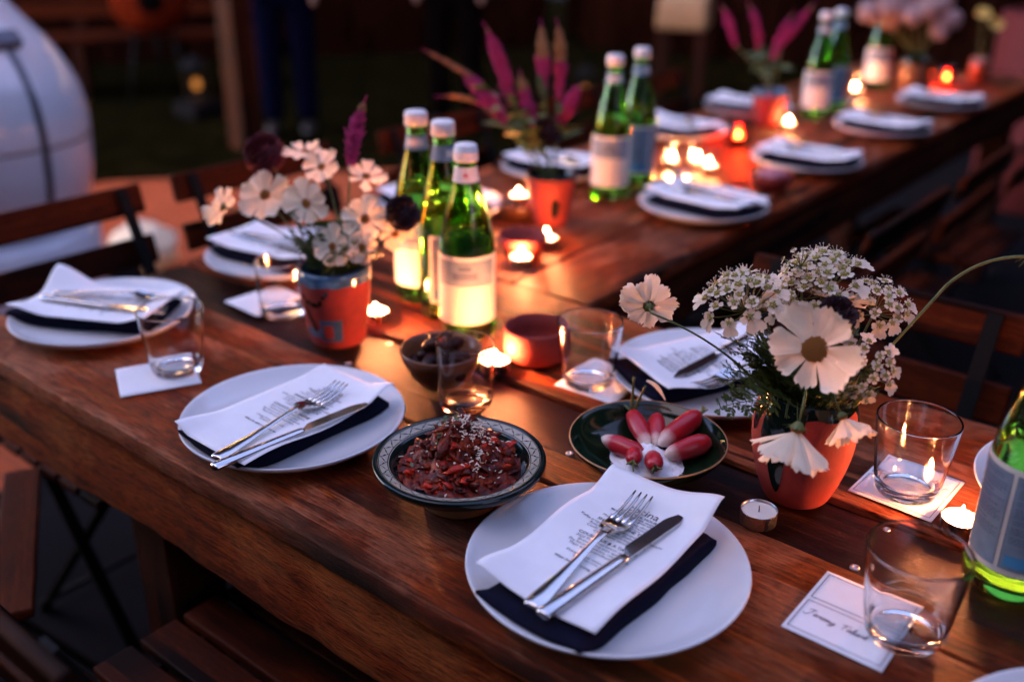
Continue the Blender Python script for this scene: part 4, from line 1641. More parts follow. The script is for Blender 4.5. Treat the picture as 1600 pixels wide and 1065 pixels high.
# long stalk with a pale wilted tip standing up from the bowl
t = thing('radish_stalk', 'thin green radish stalk with a pale tip standing over the bowl rim', 'stalk', (0.194, 0.378, T + 0.040), 0)
mb = MB()
mb.tube(bez((0, 0, 0), (-0.003, 0.004, 0.02), (-0.002, 0.004, 0.043), 8), [0.0022, 0.002, 0.002, 0.0018, 0.0017, 0.0016, 0.0015, 0.0015, 0.0020], 8)
mb.tube(bez((0.002, 0.001, 0), (0.007, 0.006, 0.02), (0.011, 0.010, 0.034), 8), [0.0020, 0.002, 0.002, 0.0018, 0.0017, 0.0016, 0.0015, 0.0015, 0.001], 8)
mb.build('stalk', M['stem'], t)
mb = MB()
mb.grid(lambda u, v: (0.012 + 0.020 * v, 0.010 + 0.012 * v + (u - 0.5) * 0.008 * math.sin(v * 2.6 + 0.4), 0.040 - 0.024 * v * v + 0.002 * math.sin(u * 3)), 4, 6)
mb.build('wilted_leaf', M['petal'], t)

# brown bowl of dates
bb = (-0.084, 0.345)
t = thing('clay_bowl', 'brown clay bowl heaped with dark dried fruit, left of the straight tumbler', 'bowl', (bb[0], bb[1], T + 0.0008), 0, 'small clay bowls')
mb = MB()
mb.lathe([(0.0, 0.002), (0.024, 0.0), (0.029, 0.002), (0.042, 0.018), (0.052, 0.038), (0.0555, 0.052), (0.0545, 0.0535), (0.0525, 0.0525), (0.048, 0.038), (0.038, 0.02), (0.02, 0.009), (0.0, 0.008)], 56)
mb.build('dish', M['brownclay'], t)
r_ = random.Random(4)
mb = MB()
mb.ball((0, 0, 0), 0.011, 12, 8, (1.55, 0.95, 0.85), lambda d: 1 + 0.16 * noise.noise(d * 3.2))
date_me = mb.mesh('dried_fruit', M['date'])
pos = []
for k in range(30):
    ring = (0, 7, 13)[min(2, k // 10)]
    if k < 14:
        a, rr, z = k * 2.4, 0.010 + 0.030 * (k / 14), 0.030
    elif k < 24:
        a, rr, z = k * 2.4, 0.006 + 0.026 * ((k - 14) / 10), 0.046
    else:
        a, rr, z = k * 2.4, 0.003 + 0.015 * ((k - 24) / 6), 0.060
    o = ob('dried_fruit', date_me)
    o.location = (bb[0] + rr * math.cos(a), bb[1] + rr * math.sin(a), T + z)
    o.rotation_euler = (r_.uniform(-0.5, 0.5), r_.uniform(-0.5, 0.5), r_.uniform(0, 6.28))
    tag(o, 'glossy dark dried fruit heaped in the brown clay bowl', 'fruit', 'dried fruit in the brown bowl')

mb = MB()
mb.lathe([(0.0, 0.001), (0.034, 0.0), (0.040, 0.003), (0.0455, 0.012), (0.0465, 0.030), (0.0455, 0.049), (0.0440, 0.0515), (0.0415, 0.0510), (0.0415, 0.03), (0.039, 0.012), (0.03, 0.008), (0.0, 0.0075)], 56)
o = mb.build('clay_bowl', M['redclay'])
o.location = (-0.036, 0.488, T + 0.0008)
tag(o, 'empty red clay bowl glowing beside a tealight, in front of the bottles', 'bowl', 'small clay bowls')
mb = MB()
mb.lathe([(0.0, 0.001), (0.030, 0.0), (0.034, 0.003), (0.039, 0.012), (0.040, 0.030), (0.0385, 0.0315), (0.0365, 0.0305), (0.036, 0.012), (0.03, 0.0265), (0.0, 0.0265)], 48)
o = mb.build('clay_bowl', M['brownclay'])
o.location = (-0.490, 1.015, T + 0.0008)
tag(o, 'low dark clay dish raised under a tealight left of the plume vase', 'bowl', 'small clay bowls')
mb = MB()
mb.lathe([(0.0, 0.001), (0.030, 0.0), (0.034, 0.003), (0.044, 0.022), (0.047, 0.036), (0.0455, 0.0375), (0.0435, 0.0365), (0.041, 0.022), (0.03, 0.008), (0.0, 0.007)], 48)
dish3 = mb.mesh('clay_bowl', M['redclay'])
o = ob('clay_bowl', dish3)
o.location = (-0.335, 0.835, T + 0.0008)
tag(o, 'small red clay bowl just behind the nearest tealight of the far table', 'bowl', 'small clay bowls')
o = ob('clay_bowl', dish3)
o.location = (-0.185, 1.545, T + 0.0008)
tag(o, 'small red clay bowl of pink pieces between two right-hand plates of the far table', 'bowl', 'small clay bowls')
M['pink'] = simple('pink food', (0.42, 0.16, 0.20), 0.4, 0, 0.3, 90)
mb = MB()
mb.ball((0, 0, 0), 0.010, 10, 7, (1.3, 1, 0.8), lambda d: 1 + 0.2 * noise.noise(d * 2.5))
pm = mb.mesh('pink_piece', M['pink'])
for k in range(12):
    o = ob('pink_piece', pm)
    a = k * 2.4
    rr = 0.004 + 0.027 * math.sqrt(k / 12)
    o.location = (-0.185 + rr * math.cos(a), 1.545 + rr * math.sin(a), T + 0.030 + 0.010 * (1 - k / 12))
    o.rotation_euler = (a, k, 0)
    tag(o, 'pink piece of food in the small red bowl between right-hand plates', 'food', 'pink pieces in the small bowl')

# ------------------------------------------------------------------ vases
def prof_r(prof):
    def f(z):
        for (r0, z0), (r1, z1) in zip(prof, prof[1:]):
            if z <= z1:
                return lerp(r0, r1, (z - z0) / (z1 - z0) if z1 > z0 else 0)
        return prof[-1][0]
    return f


def smooth_prof(pts, n=5):
    out = []
    cp = [pts[0]] + list(pts) + [pts[-1]]
    for i in range(1, len(cp) - 2):
        for k in range(n):
            t_ = k / n
            a, b_, c_, d = (Vector(q) for q in cp[i - 1:i + 3])
            q = 0.5 * (2 * b_ + (c_ - a) * t_ + (2 * a - 5 * b_ + 4 * c_ - d) * t_ ** 2 + (-a + 3 * b_ - 3 * c_ + d) * t_ ** 3)
            out.append((q.x, q.y))
    out.append(pts[-1])
    return out


def vase(loc, label, pts, rim_mat, glaze_lo, rim_z, drips, spots=(), wall=0.004, clay='terracotta'):
    out = smooth_prof(pts)
    rf = prof_r(out)
    h = pts[-1][1]
    t = thing('clay_vase', label, 'vase', (loc[0], loc[1], T + 0.0008), 0, 'clay flower vases')
    inner_ = [(r - wall, z) for (r, z) in out[::-2] if z > 0.012]
    mb = MB()
    mb.lathe([(0.0, 0.001)] + out + [(out[-1][0] - wall * 0.4, h + 0.0012)] + inner_ + [(0.0, 0.012)], 64)
    mb.build('body', M[clay], t)

    def lo(a):
        z = rim_z + glaze_lo * noise.noise((math.cos(R(a)) * 2.2, math.sin(R(a)) * 2.2, loc[0]))
        for (da, w, dz) in drips:
            k = (((a - da + 180) % 360) - 180) / w
            if abs(k) < 1:
                z = min(z, lerp(z, dz, (1 - k * k) ** 0.45))
        return max(z, 0.004)
    mb = MB()
    patch(mb, rf, 0, 360, lo, h, 0.0008, 180, 16)
    for (da, w, z0, z1) in spots:
        def slo(a, da=da, w=w, z0=z0, z1=z1):
            k = min(1, abs(a - da) / w)
            return lerp((z0 + z1) / 2, z0, math.sqrt(1 - k * k))

        def shi(a, da=da, w=w, z0=z0, z1=z1):
            k = min(1, abs(a - da) / w)
            return lerp((z0 + z1) / 2, z1, math.sqrt(1 - k * k))
        patch(mb, rf, da - w, da + w, slo, shi, 0.0009, 16, 6)
    mb.lathe([(rf(h) + 0.0008, h - 0.0005), (rf(h) - wall * 0.3, h + 0.0019), (rf(h) - wall - 0.0006, h - 0.001), (rf(h - 0.03) - wall - 0.0006, h - 0.03)], 64)
    mb.build('glaze', M[rim_mat], t)
    return t


NV = (0.399, 0.394)
vase(NV, 'terracotta vase with black glaze drips, in front on the near table', [(0.030, 0.0), (0.036, 0.005), (0.0455, 0.030), (0.0525, 0.060), (0.0545, 0.085), (0.0520, 0.108), (0.0465, 0.122), (0.0450, 0.128)],
     'glaze', 0.003, 0.116, [(-97, 13, 0.022), (-112, 10, 0.072), (-135, 8, 0.085), (-78, 10, 0.066), (20, 12, 0.06)], [(-68, 9, 0.060, 0.067)])
LV = (-0.303, 0.356)
vase(LV, 'terracotta vase with a blue glazed rim and dark painted figure, left', [(0.037, 0.0), (0.0405, 0.004), (0.0445, 0.03), (0.0485, 0.06), (0.0515, 0.09), (0.0520, 0.108), (0.0505, 0.114)],
     'blueglaze', 0.003, 0.098, [(-112, 6, 0.08)])
V = bpy.data.objects['clay_vase.001']
lvr = prof_r(smooth_prof([(0.037, 0.0), (0.0405, 0.004), (0.0445, 0.03), (0.0485, 0.06), (0.0515, 0.09), (0.0520, 0.108), (0.0505, 0.114)]))
mb = MB()
patch(mb, lvr, -72, -32, 0.014, 0.048, 0.0007, 14, 6)
patch(mb, lvr, -110, -72, 0.018, 0.032, 0.0007, 10, 4)
mb.build('painted_square', M['blueglaze'], V)
mb = MB()
patch(mb, lvr, -66, -48, 0.019, 0.040, 0.0014, 10, 5)
mb.build('painted_ring', M['terracotta'], V)
mb = MB()
for k in range(10):
    a = -108 + k * 5.5
    z = 0.082 - 0.010 * math.sin(k / 9 * math.pi) if k < 8 else 0.082 + 0.004 * (k - 7)
    patch(mb, lvr, a, a + 6.5, z - 0.0045, z + 0.0005 + 0.003 * (k % 2), 0.0010, 3, 2)
for k in range(7):
    z = 0.072 - k * 0.006
    patch(mb, lvr, -104 + k * 3, -98 + k * 3.4, z - 0.007, z, 0.0010, 3, 2)
mb.build('painted_figure', M['glaze'], V)
V2 = (-0.410, 1.018)
vase(V2, 'red clay pot with a dark oval spot holding magenta plumes', [(0.031, 0.0), (0.035, 0.005), (0.041, 0.035), (0.047, 0.07), (0.050, 0.095), (0.0500, 0.104)], 'glaze', 0.001, 0.0985, [], [(-42, 12, 0.020, 0.062)], clay='redclay')
V3 = (-0.510, 2.20)
vase(V3, 'clay pot with a blue rim on the far half of the long table', [(0.033, 0.0), (0.038, 0.005), (0.044, 0.035), (0.048, 0.07), (0.050, 0.09), (0.049, 0.098)], 'blueglaze', 0.002, 0.084, [], clay='redclay')
V4 = (-0.37, 3.02)
vase(V4, 'dark clay pot under the cloud of pale flowers at the far end', [(0.04, 0.0), (0.046, 0.005), (0.052, 0.035), (0.056, 0.07), (0.055, 0.10), (0.052, 0.115)], 'glaze', 0.002, 0.10, [], clay='brownclay')


# ------------------------------------------------------------------ flowers
def petal_mesh(name, wid, curl, notch, mat, seed):
    """unit petal along +x, opening towards +z"""
    mb = MB()
    nu, nv = 8, 10

    def f(u, v):
        s = u * 2 - 1
        prof = (v ** 0.95) * (1 - 0.50 * max(0, (v - 0.74) / 0.26) ** 2) * 1.1
        w = wid * 0.5 * (0.12 + 0.88 * prof)
        tipn = (-notch * (0.5 + 0.5 * math.cos(s * math.pi * 3.0)) * sstep(0.78, 1.0, v)) - 0.10 * s * s * sstep(0.6, 1.0, v)
        x = 0.06 + v * 0.94 + tipn
        z = curl * (v - 0.25) * v + 0.10 * s * s * v + 0.038 * math.cos(s * 11.0) * v * (1 - 0.4 * v) + 0.03 * noise.noise((s * 1.5 + seed, v * 2.5, seed))
        return (x, s * w, z)
    mb.grid(f, nu, nv)
    return mb.mesh(name, mat)


PET = [petal_mesh('petal', 0.66, 0.10, 0.10, M['petal'], 1), petal_mesh('petal', 0.72, 0.22, 0.08, M['petal'], 2), petal_mesh('petal', 0.62, -0.05, 0.11, M['petal'], 3), petal_mesh('petal', 0.68, 0.34, 0.09, M['petal'], 4)]
PETD = [petal_mesh('petal', 0.74, -0.55, 0.12, M['petal'], 6), petal_mesh('petal', 0.80, -0.42, 0.10, M['petal'], 7)]
mb = MB()
for k in range(90):
    rr = math.sqrt(k / 90)
    a = k * 2.39996
    mb.ball((rr * math.cos(a), rr * math.sin(a), 0.42 * (1 - rr * rr * 0.9)), 0.11, 5, 4, (1, 1, 1.6))
mb.lathe([(1.02, -0.1), (0.98, 0.08), (0.6, 0.25), (0.0, 0.35)], 20)
DISC = mb.mesh('flower_centre', M['disc'])
mb = MB()
for k in range(8):
    a = k * math.pi / 4
    c_, s_ = math.cos(a), math.sin(a)
    mb.add([(0.2 * c_ - 0.18 * s_, 0.2 * s_ + 0.18 * c_, -0.25), (0.2 * c_ + 0.18 * s_, 0.2 * s_ - 0.18 * c_, -0.25), (1.5 * c_, 1.5 * s_, 0.0), (0.9 * c_, 0.9 * s_, -0.12)], [(0, 1, 2), (0, 2, 3)])
mb.lathe([(0.0, -0.75), (0.35, -0.55), (0.62, -0.2), (0.75, 0.02)], 14)
CALYX = mb.mesh('calyx', M['stem'])


def stem_path(base, mid, top, n=12):
    return bez(base, mid, top, n)


def frame(center, normal, spin=0.0):
    q = Vector(normal).normalized().to_track_quat('Z', 'Y')
    return Matrix.Translation(center) @ q.to_matrix().to_4x4() @ Matrix.Rotation(spin, 4, 'Z')


def W(p, z=None):
    return Vector((p[0], p[1], T + p[2]))


def daisy(label, center, normal, dia, base, via=None, n=8, droop=False, pets=None, seed=0, group='white daisy flowers', srad=0.0011, disc_r=0.20, name='cosmos_flower', cat='flower', open_=1.0, cone=0.0):
    r = random.Random(seed)
    center, base = W(center), W(base)
    t = thing(name, label, cat, base, 0, group)
    nrm = Vector(normal).normalized()
    rad = dia / 2
    back = center - nrm * rad * 0.13
    via = W(via) if via else (base + center) / 2 - nrm * rad * 0.9 + Vector((0, 0, 0.01))
    mb = MB()
    pth = bez(base, via, back - nrm * rad * 0.35, 12)
    pth.append(back)
    mb.tube([q - base for q in pth], [srad * 1.15] * 6 + [srad] * 8, 8)
    mb.build('stem', M['stem'], t)
    F = frame(center - base, nrm, r.uniform(0, 6))
    pl = pets or (PETD if droop else PET)
    for i in range(n):
        a = 2 * math.pi * i / n + r.uniform(-0.09, 0.09)
        k = rad * r.uniform(0.86, 1.10)
        Mx = F @ Matrix.Rotation(a, 4, 'Z') @ Matrix.Rotation(-cone + r.uniform(-0.20, 0.14) * open_ + (0.06 if i % 2 else -0.08), 4, 'Y') @ Matrix.Rotation(r.uniform(-0.32, 0.32), 4, 'X') @ Matrix.Scale(k, 4)
        ob('petal', pl[r.randrange(len(pl))], t, M=Mx @ Matrix.Translation((0, 0, 0.02 * (i % 2))))
    ob('flower_centre', DISC, t, M=F @ Matrix.Scale(rad * disc_r, 4))
    ob('calyx', CALYX, t, M=F @ Matrix.Translation((0, 0, -0.03 * rad)) @ Matrix.Scale(rad * 0.21, 4))
    return t


# small florets of the lacy umbels
def floret_mesh(kind, seed):
    r = random.Random(seed)
    mb = MB()
    mb.m = 0
    if kind == 'outer':
        lens = (0.80, 0.46, 0.34, 0.34, 0.46)
    else:
        lens = (0.42, 0.36, 0.40, 0.34, 0.38)
    for i in range(5):
        a = 2 * math.pi * i / 5 + r.uniform(-0.12, 0.12)
        L = lens[i] * r.uniform(0.9, 1.15)
        lobes = ((-0.34, 1.0), (0.34, 1.0)) if (kind == 'outer' and i == 0) else ((0.0, 1.0),)
        for (da, k) in lobes:
            c_, s_ = math.cos(a + da), math.sin(a + da)
            w = L * (0.30 if len(lobes) == 2 else 0.42)
            z = r.uniform(0.0, 0.15)
            P_ = [(0.10, 0.0, 0.05), (0.45 * L, -w * 0.8, 0.06), (0.45 * L, w * 0.8, 0.06), (0.45 * L, 0, 0.02), (0.85 * L, -w, z), (0.85 * L, w, z), (0.85 * L, 0, z - 0.05), (1.05 * L, -w * 0.5, z), (1.05 * L, w * 0.5, z), (0.98 * L, 0, z)]
            vs = [(x * c_ - y * s_, x * s_ + y * c_, zz) for (x, y, zz) in P_]
            mb.add(vs, [(0, 1, 3), (0, 3, 2), (1, 4, 6, 3), (3, 6, 5, 2), (4, 7, 9, 6), (6, 9, 8, 5)])
    mb.m = 1
    for k in range(9):
        a = k * 2.4
        rr = 0.20 * math.sqrt(k / 9)
        mb.ball((rr * math.cos(a), rr * math.sin(a), 0.08), 0.07, 5, 4, (1, 1, 1.4))
    mb.m = 0
    for k in range(7):
        a = k * 0.9 + r.uniform(-0.3, 0.3)
        d = Vector((0.30 * math.cos(a), 0.30 * math.sin(a), 0.38))
        mb.tube([Vector((0, 0, 0.05)) + d * 0.2, d], [0.012, 0.010], 3)
        mb.ball(d, 0.032, 4, 3)
    return mb.mesh('floret', [M['cream'], M['floret']])


FLO = [floret_mesh('outer', s) for s in (1, 2, 3)]
FLI = [floret_mesh('inner', s) for s in (4, 5, 6, 7)]


def umbel(label, center, normal, dia, base, via=None, n_in=26, n_out=11, seed=0, dome=0.55, leaves=()):
    r = random.Random(seed)
    center, base = W(center), W(base)
    t = thing('lace_flower', label, 'flower', base, 0, 'white lace flowers')
    nrm = Vector(normal).normalized()
    R0 = dia / 2
    hub = center - nrm * R0 * 0.85
    mb = MB()
    via = W(via) if via else (base + hub) / 2 + Vector((0, 0, 0.01))
    mb.tube([q - base for q in bez(base, via, hub, 12)], 0.0013, 8)
    mb.build('stem', M['stem'], t)
    F = frame(center - base, nrm)
    hubL = hub - base
    rays = MB()
    items = []
    for i in range(n_in):
        rr = R0 * 0.80 * math.sqrt((i + 0.5) / n_in)
        a = i * 2.39996 + r.uniform(-0.2, 0.2)
        items.append((rr, a, FLI[r.randrange(4)], R0 * r.uniform(0.44, 0.56), 0.3))
    for i in range(n_out):
        a = 2 * math.pi * i / n_out + r.uniform(-0.15, 0.15)
        items.append((R0 * r.uniform(0.86, 1.0), a, FLO[r.randrange(3)], R0 * r.uniform(0.44, 0.58), 0.75))
    for (rr, a, me, s, tilt) in items:
        z = dome * R0 * (1 - (rr / R0) ** 2) - 0.25 * R0 + r.uniform(-0.08, 0.08) * R0
        loc = Vector((rr * math.cos(a), rr * math.sin(a), z))
        Mx = F @ Matrix.Translation(loc) @ Matrix.Rotation(a, 4, 'Z') @ Matrix.Rotation(tilt * rr / R0 + r.uniform(-0.25, 0.25), 4, 'Y') @ Matrix.Scale(s, 4)
        ob('floret', me, t, M=Mx)
        p1 = F @ loc
        rays.tube(bez(hubL, (hubL * 0.4 + p1 * 0.6) - nrm * R0 * 0.12, p1, 4), 0.0006, 4)
    rays.build('flower_rays', M['stem'], t)
    for lf in leaves:
        fern_leaf(t, base, *lf)
    return t


def fern_leaf(t, base, a, b_, ln, seed, thick=0.0008):
    """finely cut leaf from a to b_ (table coordinates); child of t"""
    r = random.Random(seed)
    a, b_ = W(a), W(b_)
    d = b_ - a
    side = d.cross(Vector((0, 0, 1)))
    if side.length < 1e-5:
        side = Vector((1, 0, 0))
    side.normalize()
    side = (side + Vector((r.uniform(-0.4, 0.4), r.uniform(-0.4, 0.4), r.uniform(-0.5, 0.5)))).normalized()
    sag = Vector((0, 0, 0.15 * d.length))
    pth = bez(a, (a + b_) / 2 + sag, b_, 12)
    mb = MB()
    mb.tube([q - base for q in pth], [thick * (1 - 0.6 * i / 12) for i in range(13)], 5)
    up = side.cross(d).normalized()
    for i in range(2, 13):
        for sg in (-1, 1):
            L = ln * (0.35 + 0.65 * math.sin(math.pi * (0.18 + 0.75 * i / 13))) * r.uniform(0.7, 1.2)
            dd = (side * sg + d.normalized() * r.uniform(0.4, 0.9) + up * r.uniform(-0.5, 0.5)).normalized()
            p0 = pth[i] - base
            p1 = p0 + dd * L
            mb.tube([p0, (p0 + p1) / 2 + up * 0.001, p1], [0.0005, 0.0005, 0.0003], 4)
            for q in (0.35, 0.6, 0.85, 1.0):
                for s2 in (-1, 1):
                    e = (dd + (up.cross(dd)) * s2 * r.uniform(0.7, 1.2) + up * r.uniform(-0.4, 0.4)).normalized()
                    pp = p0.lerp(p1, q)
                    l2 = L * r.uniform(0.34, 0.55)
                    wv = up.cross(e).normalized() * l2 * 0.26
                    mb.add([pp, pp + e * l2 * 0.5 + wv, pp + e * l2, pp + e * l2 * 0.5 - wv], [(0, 1, 2, 3)])
    return mb.build('leaf', M['leaf'], t, False)


def grassy(t, base, a, via, b_, w=0.0009):
    a, via, b_ = W(a), W(via), W(b_)
    mb = MB()
    mb.tube([q - base for q in bez(a, via, b_, 10)], [w * (1 - 0.7 * i / 10) for i in range(11)], 5)
    return mb.build('tendril', M['leaf'], t)


def pompon(label, center, dia, base, mat, seed=0, name='scabious_flower'):
    r = random.Random(seed)
    center, base = W(center), W(base)
    t = thing(name, label, 'flower', base, 0, 'dark pompon flowers')
    mb = MB()
    mb.tube([q - base for q in bez(base, (base + center) / 2 + Vector((0, 0, 0.02)), center, 10)], 0.0011, 6)
    mb.build('stem', M['stem'], t)
    mb = MB()
    c_ = center - base
    R0 = dia / 2
    mb.ball(c_, R0 * 0.7, 14, 10)
    for k in range(150):
        z = 1 - 2 * (k + 0.5) / 150
        a = k * 2.39996
        d = Vector((math.sqrt(1 - z * z) * math.cos(a), math.sqrt(1 - z * z) * math.sin(a), z))
        e = d.orthogonal().normalized()
        f_ = d.cross(e)
        w = R0 * 0.20
        L = R0 * r.uniform(0.9, 1.08)
        vs = [c_ + d * R0 * 0.6 - e * w * 0.4, c_ + d * R0 * 0.6 + e * w * 0.4, c_ + d * L + e * w + f_ * w * r.uniform(-0.6, 0.6), c_ + d * L * 1.03, c_ + d * L - e * w + f_ * w * r.uniform(-0.6, 0.6)]
        mb.add(vs, [(0, 1, 2, 3), (0, 3, 4)])
    mb.build('flower_head', mat, t, False)
    return t


def plume(label, a, b_, base, rad, seed=0, tip=0.3, bend=(0, 0, 0), leaves=2, mat='magenta'):
    """feathery spike from a (lower end) to b_ (tip) on a stem from base"""
    r = random.Random(seed)
    a, b_, base = W(a), W(b_), W(base)
    t = thing('plume_flower', label, 'flower', base, 0, 'magenta plume flowers')
    ax = b_ - a
    via = (base + a) / 2 + Vector((0, 0, 0.02))
    mb = MB()
    mb.tube([q - base for q in bez(base, via, a, 8)], 0.0016, 7)
    mb.build('stem', M['stem'], t)
    pth = bez(a, (a + b_) / 2 + Vector(bend), b_, 22)
    nb = MB()

    def spikes(i0, i1, mm):
        for i in range(i0, i1):
            v = i / 22
            rr = 1.10 * rad * (math.sin(math.pi * min(1, 0.12 + v * 0.95)) ** 0.7) * (1 - 0.35 * v) * (1 + 0.5 * noise.noise((i * 0.55, seed * 1.7, 0)))
            d = (pth[min(i + 1, 22)] - pth[max(i - 1, 0)]).normalized()
            e = d.orthogonal().normalized()
            f_ = d.cross(e)
            for k in range(16):
                an = k * 0.3927 + i * 0.7
                o_ = (e * math.cos(an) + f_ * math.sin(an))
                p0 = pth[i] - base + o_ * rr * 0.35
                p1 = pth[i] - base + o_ * rr * r.uniform(0.7, 1.5) + d * rr * r.uniform(0.2, 1.6)
                mm.tube([p0, (p0 + p1) / 2 + o_ * rr * 0.1, p1], [rr * 0.13, rr * 0.13, rr * 0.04], 4)
    cut = int(22 * (1 - tip))
    spikes(0, cut, nb)
    nb.tube([q - base for q in pth], [max(0.0006, rad * 0.45 * (1 - i / 24)) for i in range(23)], 7)
    nb.build('plume', M[mat], t)
    if tip > 0:
        nb = MB()
        spikes(cut, 23, nb)
        nb.build('plume_tip', M['ochre'], t)
    for k in range(leaves):
        q = W((0, 0, 0))
        p0 = bez(base, via, a, 8)[3 + k]
        d = Vector((r.uniform(-1, 1), r.uniform(-1, 1), r.uniform(0.1, 0.8))).normalized()
        s_ = d.orthogonal().normalized()
        L = r.uniform(0.05, 0.08)
        mb = MB()
        mb.grid(lambda u, v: tuple(p0 - base + d * L * v + s_ * (u - 0.5) * 0.016 * math.sin(math.pi * min(1, v + 0.05)) + Vector((0, 0, -0.02 * v * v))), 3, 8)
        mb.build('leaf', M['leaf'], t)
    return t


# --- near bouquet
m0 = (NV[0], NV[1], 0.085)


def nb_(dx, dy, z=0.10):
    return (NV[0] + dx, NV[1] + dy, z)


cdir = Vector((0.31, -0.90, 0.33))          # roughly towards the camera from the near vase
daisy('large white cosmos facing the camera with an orange centre, near bouquet', (0.428, 0.314, 0.212), (0.24, -0.78, 0.42), 0.092, nb_(0.005, -0.02), (0.425, 0.375, 0.16), n=8, seed=3, disc_r=0.27)
daisy('white cosmos seen from behind on a long bare stem, left of the near bouquet', (0.250, 0.306, 0.212), (-0.55, 0.62, 0.10), 0.062, nb_(-0.02, -0.015), (0.330, 0.350, 0.175), n=10, seed=5)
daisy('white cosmos hanging face down over the front of the near vase', (0.431, 0.290, 0.137), (0.02, -0.30, -0.95), 0.098, nb_(0.006, -0.026), (0.424, 0.318, 0.190), n=10, pets=[PET[0], PET[2]], seed=8, cone=0.62, disc_r=0.12)
daisy('white cosmos drooping over the right lip of the near vase', (0.457, 0.336, 0.140), (0.62, -0.20, -0.70), 0.074, nb_(0.022, -0.010), (0.440, 0.350, 0.185), n=9, pets=[PET[0], PET[2]], seed=9, cone=0.65, disc_r=0.12)
daisy('blush lit cosmos seen from below under the left lace flower, near bouquet', (0.330, 0.402, 0.199), (-0.15, 0.55, 0.80), 0.070, nb_(-0.012, 0.012), None, n=8, seed=12)
daisy('white cosmos half hidden behind the large one, near bouquet', (0.408, 0.425, 0.222), (0.1, 0.35, 0.9), 0.066, nb_(0.0, 0.015), None, n=8, seed=14)
umbel('white lace flower dome at the left of the near bouquet', (0.327, 0.349, 0.236), (-0.10, -0.45, 0.86), 0.074, nb_(-0.018, -0.005), None, 17, 10, seed=31,
      leaves=[((0.375, 0.372, 0.125), (0.338, 0.322, 0.160), 0.014, 1), ((0.385, 0.385, 0.13), (0.352, 0.350, 0.205), 0.016, 2), ((0.378, 0.365, 0.13), (0.372, 0.335, 0.195), 0.016, 3), ((0.380, 0.372, 0.14), (0.325, 0.330, 0.190), 0.014, 4)])
umbel('white lace flower dome at the top centre of the near bouquet', (0.383, 0.420, 0.250), (0.02, -0.38, 0.90), 0.080, nb_(0.0, 0.01), None, 21, 10, seed=32,
      leaves=[((0.39, 0.385, 0.135), (0.378, 0.372, 0.215), 0.017, 5), ((0.395, 0.38, 0.135), (0.358, 0.372, 0.175), 0.015, 6), ((0.40, 0.37, 0.13), (0.395, 0.335, 0.170), 0.014, 14)])
umbel('white lace flower at the right of the near bouquet', (0.440, 0.448, 0.224), (0.35, -0.42, 0.80), 0.060, nb_(0.018, 0.01), None, 11, 10, seed=33, leaves=[((0.43, 0.39, 0.13), (0.455, 0.405, 0.165), 0.012, 7)])
umbel('white lace flower low at the right, above the lip of the near vase', (0.458, 0.384, 0.177), (0.42, -0.62, 0.50), 0.056, nb_(0.025, 0.0), (0.470, 0.398, 0.140), 9, 9, seed=34, leaves=[((0.44, 0.385, 0.125), (0.468, 0.380, 0.150), 0.012, 8), ((0.43, 0.38, 0.12), (0.452, 0.362, 0.152), 0.012, 9)])
umbel('small white lace flower sticking out above the left of the top dome', (0.366, 0.394, 0.268), (-0.2, -0.5, 0.8), 0.030, nb_(-0.004, 0.004), None, 4, 7, seed=35)
umbel('white lace flower between the two big domes of the near bouquet', (0.362, 0.395, 0.225), (-0.1, -0.5, 0.85), 0.050, nb_(-0.008, 0.004), None, 8, 7, seed=36, leaves=[((0.385, 0.375, 0.13), (0.345, 0.365, 0.165), 0.015, 15)])
pompon('dark plum flower half hidden behind the large cosmos, near bouquet', (0.418, 0.386, 0.220), 0.040, nb_(0.003, 0.0), M['plum'], 3)
t = thing('budding_stem', 'long bare stem arching right out of the near bouquet with a green bud', 'flower', W(nb_(0.02, 0.0)), 0)
bs = W(nb_(0.02, 0.0))
mb = MB()
pth = bez(bs, W((0.455, 0.42, 0.170)), W((0.492, 0.478, 0.245)), 10) + bez(W((0.492, 0.478, 0.245)), W((0.515, 0.502, 0.277)), W((0.556, 0.516, 0.279)), 10)[1:]
mb.tube([q - bs for q in pth], [0.0013] * 8 + [0.0015] * 13, 8)
mb.build('stem', M['stem'], t)
mb = MB()
mb.ball(W((0.560, 0.518, 0.278)) - bs, 0.0055, 12, 8, (1.2, 1, 0.9))
mb.build('bud', M['stem'], t)
mb = MB()
for k in range(9):
    a = k * 0.7
    p0 = W((0.554, 0.516, 0.279)) - bs
    d = Vector((math.cos(a) * 0.9, math.sin(a) * 0.9, 0.5 - 0.15 * k)).normalized() * 0.013
    mb.tube([p0, p0 + d * 0.5 + Vector((0, 0, -0.001)), p0 + d + Vector((0, 0, -0.004))], [0.0008, 0.0006, 0.0002], 4)
mb.build('bract', M['leaf'], t)
r_ = random.Random(77)
for k in range(9):
    a = r_.uniform(3.0, 6.2)
    p0 = nb_(0.03 * math.cos(a), 0.03 * math.sin(a), 0.118)
    p1 = nb_(0.045 * math.cos(a), 0.045 * math.sin(a), 0.150)
    p2 = nb_(0.075 * math.cos(a + 0.2), 0.075 * math.sin(a + 0.2), r_.uniform(0.095, 0.135))
    grassy(t, bs, p0, p1, p2)
# leafy sprigs filling the vase mouth
t = thing('fern_sprig', 'ferny green foliage filling the mouth of the near vase', 'foliage', W(m0), 0)
for k in range(16):
    a = k * 2.39996
    rr = 0.030 + 0.010 * (k % 3)
    fern_leaf(t, W(m0), nb_(0.015 * math.cos(a), 0.015 * math.sin(a), 0.108), nb_(rr * math.cos(a) * 1.2, rr * math.sin(a) * 1.2, 0.140 + 0.018 * (k % 4)), 0.013, 50 + k)

